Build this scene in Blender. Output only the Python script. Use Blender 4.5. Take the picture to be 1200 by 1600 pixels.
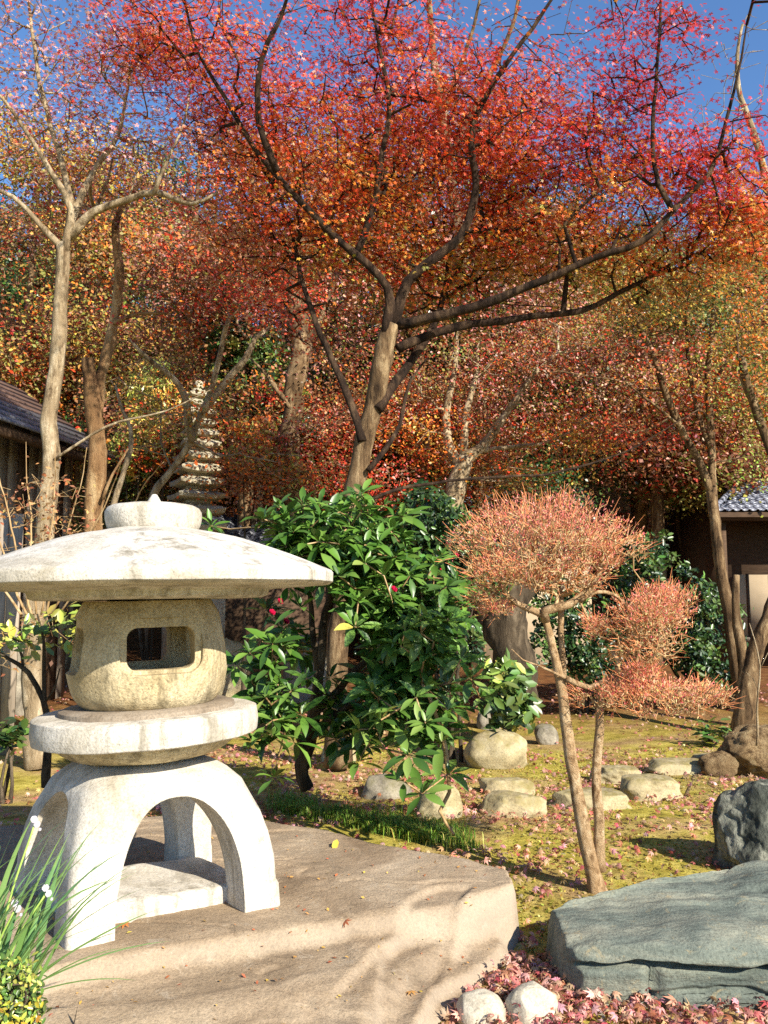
import bpy, bmesh, math, random
import numpy as np
from mathutils import Vector, Matrix, noise

for o in list(bpy.data.objects):
    bpy.data.objects.remove(o, do_unlink=True)
random.seed(7)
rng = np.random.default_rng(7)
SC = bpy.context.scene
COL = SC.collection
R = math.radians

# ------------------------------------------------------------------ camera
EYE = 1.5
FPX = 1350.0                      # focal length in photo pixels (photo is 1200 x 1600)
TILT = math.atan(150.0 / FPX)     # the horizon lies at row 950
cam_data = bpy.data.cameras.new('camera')
cam_data.sensor_fit = 'VERTICAL'
cam_data.sensor_height = 36.0
cam_data.lens = 36.0 * FPX / 1600.0
cam_data.clip_start = 0.05
cam_data.clip_end = 600.0
cam = bpy.data.objects.new('camera', cam_data)
cam.location = (0, 0, EYE)
cam.rotation_euler = (math.pi / 2 + TILT, 0, 0)
COL.objects.link(cam)
SC.camera = cam

# ------------------------------------------------------------------ sky and sun
SUN_EL = R(31)
SUN_H = Vector((0.66, -0.75)).normalized()       # horizontal direction towards the sun
sun_vec = Vector((SUN_H.x * math.cos(SUN_EL), SUN_H.y * math.cos(SUN_EL), math.sin(SUN_EL)))
world = bpy.data.worlds.new('World')
SC.world = world
world.use_nodes = True
wn = world.node_tree
wn.nodes.clear()
w_out = wn.nodes.new('ShaderNodeOutputWorld')
w_bg = wn.nodes.new('ShaderNodeBackground')
w_sky = wn.nodes.new('ShaderNodeTexSky')
w_sky.sky_type = 'NISHITA'
w_sky.sun_disc = False
w_sky.sun_elevation = SUN_EL
w_sky.sun_rotation = math.atan2(SUN_H.x, SUN_H.y)
w_sky.air_density = 1.15
w_sky.dust_density = 0.0
w_sky.ozone_density = 8.0
w_bg.inputs['Strength'].default_value = 0.102
wn.links.new(w_sky.outputs[0], w_bg.inputs[0])
wn.links.new(w_bg.outputs[0], w_out.inputs[0])
sun_data = bpy.data.lights.new('sun', 'SUN')
sun_data.energy = 5.0
sun_data.angle = R(0.5)
sun_data.color = (1.0, 0.93, 0.82)
sun = bpy.data.objects.new('sun', sun_data)
sun.rotation_euler = sun_vec.to_track_quat('Z', 'Y').to_euler()
sun.location = (8, -8, 12)
COL.objects.link(sun)
vs = SC.view_settings
vs.view_transform = 'Standard'
vs.look = 'None'
vs.gamma = 1.0
vs.use_curve_mapping = False
vs.exposure = 1.05
SC.cycles.max_bounces = 6
SC.cycles.transparent_max_bounces = 8
SC.cycles.use_denoising = False
SC.cycles.denoiser = 'OPENIMAGEDENOISE'

# ------------------------------------------------------------------ helpers: measuring
_ct, _st = math.cos(TILT), math.sin(TILT)
def ray(px, py):
    a, b = (px - 600.0) / FPX, (800.0 - py) / FPX
    return Vector((a, _ct - b * _st, _st + b * _ct))
def W(px, py, Y):
    """the world point at distance Y in front of the camera seen at photo pixel (px, py)"""
    d = ray(px, py)
    return Vector((d.x / d.y * Y, Y, EYE + d.z / d.y * Y))
def G(px, py, z=0.0):
    """where the line of sight through a photo pixel meets the level z"""
    d = ray(px, py)
    t = (z - EYE) / d.z
    return Vector((d.x * t, d.y * t, z))
def srgb(r, g, b, k=1.0):
    f = lambda c: ((c / 255.0) / 12.92 if c <= 10.3 else (((c / 255.0) + 0.055) / 1.055) ** 2.4) * k
    return (f(r), f(g), f(b))
def sstep(x, a, b):
    t = np.clip((x - a) / (b - a), 0, 1)
    return t * t * (3 - 2 * t)

# ------------------------------------------------------------------ helpers: numpy value noise
_perm = rng.random((64, 64, 64))
def vnoise(p, scale=1.0, octaves=3, seed=0):
    p = np.asarray(p, float) * scale + seed * 17.31
    out, amp, tot = 0, 1.0, 0
    for _ in range(octaves):
        i = np.floor(p).astype(int)
        f = p - i
        f = f * f * (3 - 2 * f)
        i0, i1 = i % 64, (i + 1) % 64
        def g(a, b, c): return _perm[a[..., 0], b[..., 1], c[..., 2]]
        fx, fy, fz = f[..., 0], f[..., 1], f[..., 2]
        c00 = g(i0, i0, i0) * (1 - fx) + g(i1, i0, i0) * fx
        c10 = g(i0, i1, i0) * (1 - fx) + g(i1, i1, i0) * fx
        c01 = g(i0, i0, i1) * (1 - fx) + g(i1, i0, i1) * fx
        c11 = g(i0, i1, i1) * (1 - fx) + g(i1, i1, i1) * fx
        out = out + amp * ((c00 * (1 - fy) + c10 * fy) * (1 - fz) + (c01 * (1 - fy) + c11 * fy) * fz - 0.5)
        tot += amp
        amp *= 0.5
        p = p * 2.03 + 5.7
    return out / tot * 2.0

# ------------------------------------------------------------------ helpers: objects
def tag(o, label=None, cat=None, group=None, kind=None):
    if label: o['label'] = label
    if cat: o['category'] = cat
    if group: o['group'] = group
    if kind: o['kind'] = kind
    return o
def link(name, me, mat=None, parent=None):
    o = bpy.data.objects.new(name, me)
    COL.objects.link(o)
    if mat is not None and not me.materials:
        me.materials.append(mat)
    if parent is not None:
        o.parent = parent
    return o
def empty(name, loc=(0, 0, 0), rz=0.0):
    o = bpy.data.objects.new(name, None)
    COL.objects.link(o)
    o.location = loc
    o.rotation_euler = (0, 0, rz)
    o.empty_display_size = 0.1
    return o
def mesh_np(name, verts, faces, colors=None, smooth=False, tri=None):
    """verts (N,3); faces (M,k) array of one polygon size, or a list of such arrays"""
    me = bpy.data.meshes.new(name)
    if isinstance(faces, np.ndarray): faces = [faces]
    faces = [np.asarray(f, np.int32) for f in faces if len(f)]
    verts = np.asarray(verts, np.float32)
    me.vertices.add(len(verts))
    me.vertices.foreach_set('co', verts.ravel())
    nl = sum(f.size for f in faces)
    npoly = sum(len(f) for f in faces)
    me.loops.add(nl)
    me.polygons.add(npoly)
    me.loops.foreach_set('vertex_index', np.concatenate([f.ravel() for f in faces]))
    tot = np.concatenate([np.full(len(f), f.shape[1], np.int32) for f in faces])
    start = np.concatenate([[0], np.cumsum(tot)[:-1]]).astype(np.int32)
    me.polygons.foreach_set('loop_start', start)
    try: me.polygons.foreach_set('loop_total', tot)
    except Exception: pass
    if smooth:
        me.polygons.foreach_set('use_smooth', np.ones(npoly, bool))
    me.update(calc_edges=True)
    if colors is not None:
        at = me.color_attributes.new('tint', 'FLOAT_COLOR', 'POINT')
        c = np.ones((len(verts), 4), np.float32)
        c[:, :3] = colors
        at.data.foreach_set('color', c.ravel())
    me.validate()
    return me
class MB:
    """collects loose geometry for ONE mesh"""
    def __init__(s): s.v = []; s.f = {}; s.n = 0
    def add(s, v, f):
        v = np.asarray(v, float); s.v.append(v)
        for face in f: s.f.setdefault(len(face), []).append([i + s.n for i in face])
        s.n += len(v)
    def addnp(s, v, f):
        s.v.append(np.asarray(v, float)); s.f.setdefault(f.shape[1], []).extend((f + s.n).tolist()); s.n += len(v)
    def box(s, c, d, rz=0.0, taper=1.0):
        hx, hy, hz = d[0] / 2, d[1] / 2, d[2] / 2
        v = []
        for z, k in ((-hz, 1), (hz, taper)):
            for x, y in ((-hx, -hy), (hx, -hy), (hx, hy), (-hx, hy)):
                x2, y2 = x * k, y * k
                v.append((c[0] + x2 * math.cos(rz) - y2 * math.sin(rz), c[1] + x2 * math.sin(rz) + y2 * math.cos(rz), c[2] + z))
        s.add(v, [(3, 2, 1, 0), (4, 5, 6, 7), (0, 1, 5, 4), (1, 2, 6, 5), (2, 3, 7, 6), (3, 0, 4, 7)])
    def mesh(s, name, smooth=False):
        return mesh_np(name, np.concatenate(s.v), [np.array(v) for v in s.f.values()], smooth=smooth)
    def build(s, name, mat, parent=None, smooth=False):
        return link(name, s.mesh(name, smooth), mat, parent)

def catmull(pts, step):
    """a smooth line through pts (rows may carry extra columns such as the radius)"""
    P = np.asarray(pts, float)
    P = np.vstack([2 * P[0] - P[1], P, 2 * P[-1] - P[-2]])
    out = []
    for i in range(1, len(P) - 2):
        n = max(1, int(np.linalg.norm(P[i + 1, :3] - P[i, :3]) / step))
        for k in range(n):
            t = k / n
            out.append(0.5 * (2 * P[i] + (P[i + 1] - P[i - 1]) * t + (2 * P[i - 1] - 5 * P[i] + 4 * P[i + 1] - P[i + 2]) * t * t + (3 * P[i] - P[i - 1] - 3 * P[i + 1] + P[i + 2]) * t ** 3))
    out.append(P[-2])
    return np.array(out)
def tube(path, sides=8, lump=0.0, seed=0, cap=True):
    """path rows x,y,z,r -> verts, quads"""
    P = np.asarray(path, float)
    n = len(P)
    T = np.gradient(P[:, :3], axis=0)
    T /= np.linalg.norm(T, axis=1)[:, None] + 1e-9
    ref = np.array([0.31, 0.93, 0.19]) if abs(T[0][1]) < 0.8 else np.array([0.9, 0.1, 0.3])
    U = np.cross(T, ref); U /= np.linalg.norm(U, axis=1)[:, None] + 1e-9
    V = np.cross(T, U)
    a = np.arange(sides) / sides * 2 * math.pi
    rr = P[:, 3][:, None] * np.ones(sides)[None]
    if lump:
        q = np.stack([P[:, 0][:, None] + rr * np.cos(a), P[:, 1][:, None] + rr * np.sin(a), P[:, 2][:, None] + 0 * rr], -1)
        rr = rr * (1 + lump * vnoise(q, 6.0, 3, seed))
    v = P[:, None, :3] + rr[..., None] * (np.cos(a)[None, :, None] * U[:, None] + np.sin(a)[None, :, None] * V[:, None])
    v = v.reshape(-1, 3)
    i = np.arange(n - 1)[:, None] * sides
    j = np.arange(sides)[None]
    k = (j + 1) % sides
    f = np.stack([i + j, i + k, i + sides + k, i + sides + j], -1).reshape(-1, 4)
    if cap:
        v = np.vstack([v, P[0, :3], P[-1, :3]])
        c0, c1 = len(v) - 2, len(v) - 1
        b = (n - 1) * sides
        f = np.vstack([f, [[c0, (q + 1) % sides, q, q] for q in range(sides)], [[c1, b + q, b + (q + 1) % sides, b + (q + 1) % sides] for q in range(sides)]])
    return v, f
def fix_deg(f):
    """split degenerate quads (two equal corners) off as triangles"""
    f = np.asarray(f)
    d = f[:, 2] == f[:, 3]
    return [f[~d], f[d][:, :3]]
def tubes_mesh(name, paths, sides=8, lump=0.0, seed=0):
    vs_, q_, t_, n = [], [], [], 0
    for k, p in enumerate(paths):
        v, f = tube(p, sides, lump, seed + k)
        a, b = fix_deg(f)
        vs_.append(v); q_.append(a + n); t_.append(b + n); n += len(v)
    return mesh_np(name, np.vstack(vs_), [np.vstack(q_), np.vstack(t_)], smooth=True)
def sticks_mesh(name, A, B, ra, rb, sides=4):
    """many thin frustums from A to B as one mesh (twigs)"""
    A, B = np.asarray(A, float), np.asarray(B, float)
    n = len(A)
    T = B - A
    T /= np.linalg.norm(T, axis=1)[:, None] + 1e-9
    ref = np.where(np.abs(T[:, 2:3]) > 0.9, np.array([[1.0, 0, 0]]), np.array([[0, 0, 1.0]]))
    U = np.cross(T, ref); U /= np.linalg.norm(U, axis=1)[:, None] + 1e-9
    V = np.cross(T, U)
    a = np.arange(sides) / sides * 2 * math.pi
    ring = np.cos(a)[None, :, None] * U[:, None] + np.sin(a)[None, :, None] * V[:, None]
    v = np.concatenate([A[:, None] + ring * np.asarray(ra)[:, None, None], B[:, None] + ring * np.asarray(rb)[:, None, None]], 1).reshape(-1, 3)
    i = np.arange(n)[:, None] * 2 * sides
    j = np.arange(sides)[None]; k = (j + 1) % sides
    f = np.stack([i + j, i + k, i + sides + k, i + sides + j], -1).reshape(-1, 4)
    return mesh_np(name, v, f, smooth=True)
def lathe(profile, segs=72):
    """profile rows (r, z) from the top axis to the bottom axis"""
    P = np.asarray(profile, float)
    a = np.arange(segs) / segs * 2 * math.pi
    v = np.stack([P[:, 0][:, None] * np.cos(a), P[:, 0][:, None] * np.sin(a), P[:, 1][:, None] + 0 * a], -1).reshape(-1, 3)
    n = len(P)
    i = np.arange(n - 1)[:, None] * segs
    j = np.arange(segs)[None]; k = (j + 1) % segs
    f = np.stack([i + j, i + segs + j, i + segs + k, i + k], -1).reshape(-1, 4)
    return v, f
def roughen(v, amp, scale, seed=0, octaves=3):
    d = np.stack([vnoise(v, scale, octaves, seed + s) for s in (1, 2, 3)], -1)
    return v + d * amp
def smooth_profile(pts, step=0.012, sharp=()):
    """profile with smooth runs broken at the indices in sharp"""
    cuts = [0] + sorted(sharp) + [len(pts) - 1]
    out = []
    for a, b in zip(cuts[:-1], cuts[1:]):
        seg = [(p[0], p[1], 0) for p in pts[a:b + 1]]
        c = catmull(seg, step) if len(seg) > 2 else np.array([np.array(seg[0]) * (1 - t) + np.array(seg[1]) * t for t in np.linspace(0, 1, max(2, int(math.dist(seg[0], seg[1]) / 0.03)))])
        out.append(c[:-1, :2])
    out.append(np.array([pts[-1]]))
    P = np.vstack(out)
    P[:, 0] = np.maximum(P[:, 0], 0.0005)
    return P
def clean(me):
    bm = bmesh.new(); bm.from_mesh(me)
    bmesh.ops.remove_doubles(bm, verts=bm.verts, dist=0.0004)
    bmesh.ops.recalc_face_normals(bm, faces=bm.faces)
    bm.to_mesh(me); bm.free(); me.update()
    return me
def cut(body, cutters):
    """carve the cutter meshes out of the body mesh; returns a new mesh"""
    o = bpy.data.objects.new('carve', body); COL.objects.link(o)
    tmp = []
    for c in cutters:
        k = bpy.data.objects.new('cutter', c); COL.objects.link(k); tmp.append(k)
        m = o.modifiers.new('b', 'BOOLEAN'); m.operation = 'DIFFERENCE'; m.object = k; m.solver = 'EXACT'
    dg = bpy.context.evaluated_depsgraph_get()
    me = bpy.data.meshes.new_from_object(o.evaluated_get(dg))
    for k in tmp + [o]: bpy.data.objects.remove(k, do_unlink=True)
    return me
def set_smooth(me, angle=35):
    for p in me.polygons: p.use_smooth = True
    try: me.set_sharp_from_angle(angle=R(angle))
    except Exception: pass
    return me

# ------------------------------------------------------------------ materials
def nodes(name):
    m = bpy.data.materials.new(name); m.use_nodes = True
    nt = m.node_tree; nt.nodes.clear()
    out = nt.nodes.new('ShaderNodeOutputMaterial')
    return m, nt, out
def N(nt, t, **kw):
    n = nt.nodes.new(t)
    for k, v in kw.items():
        if k.startswith('_'): setattr(n, k[1:], v)
        else:
            key = int(k[1:]) if k[0] == 'i' and k[1:].isdigit() else k.replace('_', ' ')
            n.inputs[key].default_value = v
    return n
def ramp(nt, fac, stops):
    r = nt.nodes.new('ShaderNodeValToRGB')
    e = r.color_ramp.elements
    while len(e) < len(stops): e.new(0.5)
    for k, (p, c) in enumerate(stops):
        e[k].position = p
        e[k].color = (c[0], c[1], c[2], 1) if hasattr(c, '__len__') else (c, c, c, 1)
    nt.links.new(fac, r.inputs[0])
    return r.outputs[0]
def mixc(nt, fac, a, b, mode='MIX'):
    m = nt.nodes.new('ShaderNodeMix'); m.data_type = 'RGBA'; m.blend_type = mode
    for s, v in ((0, fac), (6, a), (7, b)):
        if isinstance(v, (int, float)): m.inputs[s].default_value = v
        elif isinstance(v, tuple): m.inputs[s].default_value = (*v[:3], 1)
        else: nt.links.new(v, m.inputs[s])
    return m.outputs[2]
def tex(nt, scale, detail=6, rough=0.6, coord='Object', kind='NOISE', stretch=None, dist=0.0):
    tc = nt.nodes.new('ShaderNodeTexCoord')
    vec = tc.outputs[coord]
    if stretch:
        mp = nt.nodes.new('ShaderNodeMapping'); mp.inputs['Scale'].default_value = stretch
        nt.links.new(vec, mp.inputs[0]); vec = mp.outputs[0]
    if kind == 'NOISE':
        t = N(nt, 'ShaderNodeTexNoise', Scale=scale, Detail=detail, Roughness=rough, Distortion=dist)
        nt.links.new(vec, t.inputs['Vector']); return t.outputs[0]
    t = N(nt, 'ShaderNodeTexVoronoi', Scale=scale); nt.links.new(vec, t.inputs['Vector'])
    return t.outputs['Distance']
def stone(name, base, dark, pale, scale=3.0, grain=60.0, bump=0.25, bevel=0.006, rough=0.85, lichen=None, stretch=None, coord='Object', speck=0.35, moss=None, streak=None):
    m, nt, out = nodes(name)
    big = tex(nt, scale, 8, 0.65, coord, stretch=stretch, dist=0.6)
    fine = tex(nt, grain, 4, 0.7, coord)
    col = ramp(nt, big, [(0.30, dark), (0.47, base), (0.70, pale)])
    sp = ramp(nt, fine, [(0.32, 1 - speck), (0.5, 1.0), (0.68, 1 + speck * 0.6)])
    col = mixc(nt, 1.0, col, sp, 'MULTIPLY')
    if lichen:
        l = tex(nt, scale * 4.3, 8, 0.75, coord, dist=1.2)
        col = mixc(nt, ramp(nt, l, [(0.58, 0.0), (0.68, 0.75)]), col, lichen)
    if streak:
        l = tex(nt, 5.0, 8, 0.7, coord, stretch=(2.2, 2.2, 0.28), dist=0.5)
        l2 = tex(nt, 1.3, 4, 0.6, coord)
        q = nt.nodes.new('ShaderNodeMath'); q.operation = 'MULTIPLY'
        nt.links.new(ramp(nt, l, [(0.46, 0.0), (0.66, 0.9)]), q.inputs[0]); nt.links.new(ramp(nt, l2, [(0.4, 0.0), (0.6, 1.0)]), q.inputs[1])
        col = mixc(nt, q.outputs[0], col, streak)
        pit = tex(nt, 150.0, 2, 0.5, coord)
        col = mixc(nt, ramp(nt, pit, [(0.28, 0.7), (0.36, 0.0)]), col, streak)
    if moss:
        g = nt.nodes.new('ShaderNodeNewGeometry'); sx = nt.nodes.new('ShaderNodeSeparateXYZ'); nt.links.new(g.outputs['Normal'], sx.inputs[0])
        l = tex(nt, scale * 2.2, 8, 0.7, coord)
        mm = nt.nodes.new('ShaderNodeMath'); mm.operation = 'MULTIPLY'
        nt.links.new(ramp(nt, l, [(0.42, 0.0), (0.62, 0.85)]), mm.inputs[0]); nt.links.new(sx.outputs[2], mm.inputs[1])
        mm.use_clamp = True
        col = mixc(nt, mm.outputs[0], col, moss)
    p = N(nt, 'ShaderNodeBsdfPrincipled', Roughness=rough)
    p.inputs['Specular IOR Level'].default_value = 0.3
    nt.links.new(col, p.inputs['Base Color'])
    ad = nt.nodes.new('ShaderNodeMath'); ad.operation = 'MULTIPLY_ADD'; ad.inputs[1].default_value = 0.5
    nt.links.new(fine, ad.inputs[0]); nt.links.new(tex(nt, scale * 6, 6, 0.7, coord, stretch=stretch), ad.inputs[2])
    b = N(nt, 'ShaderNodeBump', Strength=bump, Distance=0.012)
    nt.links.new(ad.outputs[0], b.inputs['Height'])
    if bevel:
        bv = N(nt, 'ShaderNodeBevel', Radius=bevel); bv.samples = 4
        nt.links.new(bv.outputs[0], b.inputs['Normal'])
    nt.links.new(b.outputs[0], p.inputs['Normal'])
    nt.links.new(p.outputs[0], out.inputs[0])
    return m
def bark(name, base, dark, pale, scale=7.0, bump=0.5, stretch=(1, 1, 0.25)):
    m, nt, out = nodes(name)
    a = tex(nt, scale, 8, 0.7, stretch=stretch, dist=0.4)
    b_ = tex(nt, scale * 0.35, 5, 0.6)
    col = ramp(nt, a, [(0.38, dark), (0.5, base), (0.62, pale)])
    col = mixc(nt, ramp(nt, b_, [(0.47, 0.0), (0.58, 0.7)]), col, tuple(0.6 * (x + y) for x, y in zip(base, dark)))
    p = N(nt, 'ShaderNodeBsdfPrincipled', Roughness=0.9)
    p.inputs['Specular IOR Level'].default_value = 0.15
    nt.links.new(col, p.inputs['Base Color'])
    bp = N(nt, 'ShaderNodeBump', Strength=bump, Distance=0.05); nt.links.new(tex(nt, scale * 2.2, 10, 0.8, stretch=stretch), bp.inputs['Height'])
    nt.links.new(bp.outputs[0], p.inputs['Normal'])
    nt.links.new(p.outputs[0], out.inputs[0])
    return m
def leafmat(name, trans=0.35, gloss=0.25, rough=0.5, tint=None):
    """leaf tissue: its colour is each leaf's own tint, part of the light passes through"""
    m, nt, out = nodes(name)
    if tint is None:
        at = nt.nodes.new('ShaderNodeAttribute'); at.attribute_name = 'tint'; c = at.outputs['Color']
    else:
        oi = nt.nodes.new('ShaderNodeObjectInfo')
        c = ramp(nt, oi.outputs['Random'], tint)
        g = nt.nodes.new('ShaderNodeAttribute'); g.attribute_name = 'tint'
        c = mixc(nt, 1.0, c, g.outputs['Color'], 'MULTIPLY')
    p = N(nt, 'ShaderNodeBsdfPrincipled', Roughness=rough)
    p.inputs['Specular IOR Level'].default_value = gloss
    nt.links.new(c, p.inputs['Base Color'])
    t = nt.nodes.new('ShaderNodeBsdfTranslucent'); nt.links.new(c, t.inputs[0])
    mx = nt.nodes.new('ShaderNodeMixShader'); mx.inputs[0].default_value = trans
    nt.links.new(p.outputs[0], mx.inputs[1]); nt.links.new(t.outputs[0], mx.inputs[2])
    nt.links.new(mx.outputs[0], out.inputs[0])
    return m
def plain(name, c, rough=0.7, spec=0.3, vary=0.25, scale=8.0, stretch=None, bump=0.15):
    m, nt, out = nodes(name)
    a = tex(nt, scale, 6, 0.65, stretch=stretch)
    col = mixc(nt, 1.0, c, ramp(nt, a, [(0.3, 1 - vary), (0.7, 1 + vary)]), 'MULTIPLY')
    p = N(nt, 'ShaderNodeBsdfPrincipled', Roughness=rough)
    p.inputs['Specular IOR Level'].default_value = spec
    nt.links.new(col, p.inputs['Base Color'])
    b = N(nt, 'ShaderNodeBump', Strength=bump, Distance=0.01); nt.links.new(a, b.inputs['Height'])
    nt.links.new(b.outputs[0], p.inputs['Normal'])
    nt.links.new(p.outputs[0], out.inputs[0])
    return m
# ------------------------------------------------------------------ the ground, rising to a wooded hill behind
def ground_z(x, y):
    x, y = np.asarray(x, float), np.asarray(y, float)
    p = np.stack([x, y, 0 * x], -1)
    z = 0.05 * vnoise(p, 0.7, 2, 3) * sstep(y, 3.0, 6.0) + 0.014 * vnoise(p, 4.0, 3, 5)
    z = z + 0.3 * sstep(y, 10, 18)
    up = np.maximum(y - 19.0, 0)
    hill = 21.0 * (1 - np.exp(-(up / 21.0) ** 1.5)) * (1 + 0.10 * vnoise(p, 0.06, 2, 8))
    return z + hill
gx = np.concatenate([np.linspace(-150, -9, 24), np.linspace(-8.8, -3.2, 40), np.linspace(-3.1, 6, 230), np.linspace(6.2, 12, 30), np.linspace(13, 150, 24)])
gy = np.concatenate([np.linspace(-150, -2, 14), np.linspace(-1, 2, 10), np.linspace(2.05, 11, 230), np.linspace(11.2, 20, 40), np.linspace(20.5, 75, 60), np.linspace(80, 320, 16)])
GX, GY = np.meshgrid(gx, gy)
gv = np.stack([GX, GY, ground_z(GX, GY)], -1).reshape(-1, 3)
nx, ny = len(gx), len(gy)
ii = (np.arange(ny - 1)[:, None] * nx + np.arange(nx - 1)[None]).ravel()
gf = np.stack([ii, ii + 1, ii + nx + 1, ii + nx], -1)
m, nt, out = nodes('moss_and_earth')
n1 = tex(nt, 0.9, 8, 0.62, dist=0.5); n2 = tex(nt, 6.0, 8, 0.7); n3 = tex(nt, 45.0, 5, 0.75)
mossc = ramp(nt, n2, [(0.3, srgb(112, 98, 34)), (0.5, srgb(164, 150, 64)), (0.7, srgb(190, 174, 92))])
earth = ramp(nt, n2, [(0.3, srgb(122, 94, 58)), (0.55, srgb(166, 138, 92)), (0.75, srgb(190, 164, 120))])
fz = mixc(nt, ramp(nt, n1, [(0.44, 0.0), (0.60, 1.0)]), mossc, earth)
fz = mixc(nt, 1.0, fz, ramp(nt, n3, [(0.3, 0.62), (0.5, 1.0), (0.7, 1.25)]), 'MULTIPLY')
# the slope behind carries leaf mould and undergrowth
tc = nt.nodes.new('ShaderNodeTexCoord'); sx = nt.nodes.new('ShaderNodeSeparateXYZ'); nt.links.new(tc.outputs['Object'], sx.inputs[0])
mr = nt.nodes.new('ShaderNodeMapRange'); mr.inputs[1].default_value = 9.5; mr.inputs[2].default_value = 13.0; nt.links.new(sx.outputs[1], mr.inputs[0])
mould = ramp(nt, n2, [(0.3, srgb(60, 44, 26)), (0.55, srgb(116, 76, 44)), (0.75, srgb(130, 104, 60))])
fz = mixc(nt, mr.outputs[0], fz, mould)
p = N(nt, 'ShaderNodeBsdfPrincipled', Roughness=0.95); p.inputs['Specular IOR Level'].default_value = 0.1
nt.links.new(fz, p.inputs['Base Color'])
b = N(nt, 'ShaderNodeBump', Strength=0.7, Distance=0.02); nt.links.new(n3, b.inputs['Height']); nt.links.new(b.outputs[0], p.inputs['Normal'])
nt.links.new(p.outputs[0], out.inputs[0])
ground = link('ground', mesh_np('ground', gv, gf, smooth=True), m)
tag(ground, 'mossy earth ground rising to a wooded slope behind the garden', None, kind='structure')
def gz(x, y): return float(ground_z(np.array([x]), np.array([y]))[0])

# ------------------------------------------------------------------ the broad flat rock under the lantern
def poly_sd(P, poly):
    """signed distance to a polygon, positive inside"""
    x, y = P[..., 0], P[..., 1]
    d = np.full(x.shape, 1e9); inside = np.zeros(x.shape, bool)
    n = len(poly)
    for i in range(n):
        a, b_ = np.array(poly[i]), np.array(poly[(i + 1) % n])
        e = b_ - a
        t = np.clip(((x - a[0]) * e[0] + (y - a[1]) * e[1]) / (e @ e), 0, 1)
        d = np.minimum(d, np.hypot(x - a[0] - t * e[0], y - a[1] - t * e[1]))
        c = ((a[1] > y) != (b_[1] > y)) & (x < (b_[0] - a[0]) * (y - a[1]) / (b_[1] - a[1] + 1e-12) + a[0])
        inside ^= c
    return np.where(inside, d, -d)
SLAB = 0.24
g2 = lambda px, py, z=SLAB: tuple(G(px, py, z)[:2])
slab_poly = [g2(330, 1262), g2(430, 1281), g2(520, 1296), g2(640, 1325), g2(740, 1342), g2(798, 1358), g2(822, 1392),
             g2(816, 1450, 0.05), g2(800, 1500, 0.02), g2(712, 1580, 0), g2(668, 1640, 0), (0.0, 2.5), (-0.3, 2.0), (-2.6, 1.9), (-2.9, 4.0), (-2.4, 5.2), (-1.6, 5.35)]
sx_ = np.linspace(-3.0, 0.85, 330); sy_ = np.linspace(1.9, 5.5, 310)
SX, SY = np.meshgrid(sx_, sy_)
P2 = np.stack([SX, SY, 0 * SX], -1)
wob = np.stack([SX + 0.05 * vnoise(P2, 2.5, 3, 11), SY + 0.05 * vnoise(P2, 2.5, 3, 12)], -1)
sd = poly_sd(wob, slab_poly)
edge_px = [(840, 1372), (800, 1384), (720, 1402), (655, 1416), (560, 1428), (420, 1450), (250, 1476), (130, 1500), (0, 1530)]
ew = sorted([tuple(G(a, c, SLAB)[:2]) for a, c in edge_px])
ye = np.interp(SX, [e[0] for e in ew], [e[1] for e in ew])
t_ = ye - SY + 0.03 * vnoise(P2, 3.0, 3, 21)
right_edge = [(0.72, 4.1), g2(816, 1450, 0.05), g2(800, 1500, 0.02), g2(712, 1580, 0), g2(668, 1640, 0), (0.0, 2.5), (-0.3, 2.0)]
q = np.full(SX.shape, 1e9)
for a, b_ in zip(right_edge[:-1], right_edge[1:]):
    a, b_ = np.array(a), np.array(b_); e = b_ - a
    tt = np.clip(((SX - a[0]) * e[0] + (SY - a[1]) * e[1]) / (e @ e), 0, 1)
    q = np.minimum(q, np.hypot(SX - a[0] - tt * e[0], SY - a[1] - tt * e[1]))
q = q + 0.12 * vnoise(P2, 1.6, 5, 31)
def terr(u):
    # scalloped ledges: worn flats with rounded risers between them
    z = 0.0
    for c, h, w in ((0.05, 0.05, 0.03), (0.20, 0.055, 0.07), (0.36, 0.05, 0.04), (0.55, 0.045, 0.08)):
        z = z + h * sstep(u, c - w, c + w)
    return z
h_left = SLAB - 0.065 * sstep(t_, 0.0, 0.10) - 0.055 * np.maximum(t_ - 0.10, 0) - 0.02 * sstep(t_ + 0.05 * vnoise(P2, 1.6, 3, 44), 0.42, 0.55)
h_right = 0.03 + terr(q) + 0.012 * vnoise(P2, 9, 2, 35)
k = sstep(t_, -0.02, 0.12)
top = np.minimum(h_left, SLAB * (1 - k) + h_right * k)
top = top + 0.012 * vnoise(P2, 1.5, 3, 51) + 0.007 * vnoise(P2 * np.array([1, 1.3, 1]), 8, 4, 52)
top = top - 0.010 * (1 - sstep(np.abs(vnoise(P2 * np.array([0.6, 1.6, 1]), 1.3, 4, 58)), 0.0, 0.035))
def scoop(pts_, z):
    pl_ = [tuple(G(a, b_, z)[:2]) for a, b_ in pts_]
    ww = np.stack([SX + 0.03 * vnoise(P2, 3.0, 4, 14), SY + 0.03 * vnoise(P2, 3.0, 4, 15)], -1)
    return poly_sd(ww, pl_)
s1 = scoop([(690, 1412), (645, 1432), (606, 1478), (588, 1530), (596, 1590), (640, 1560), (668, 1500), (720, 1430), (735, 1412)], 0.17)
s2 = scoop([(806, 1440), (730, 1474), (676, 1526), (652, 1590), (676, 1610), (740, 1560), (776, 1500), (806, 1470)], 0.08)
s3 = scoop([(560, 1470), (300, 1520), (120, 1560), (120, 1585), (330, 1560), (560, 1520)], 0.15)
hollow = np.maximum(sstep(s1, 0.0, 0.014), sstep(s2, 0.0, 0.016))
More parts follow.
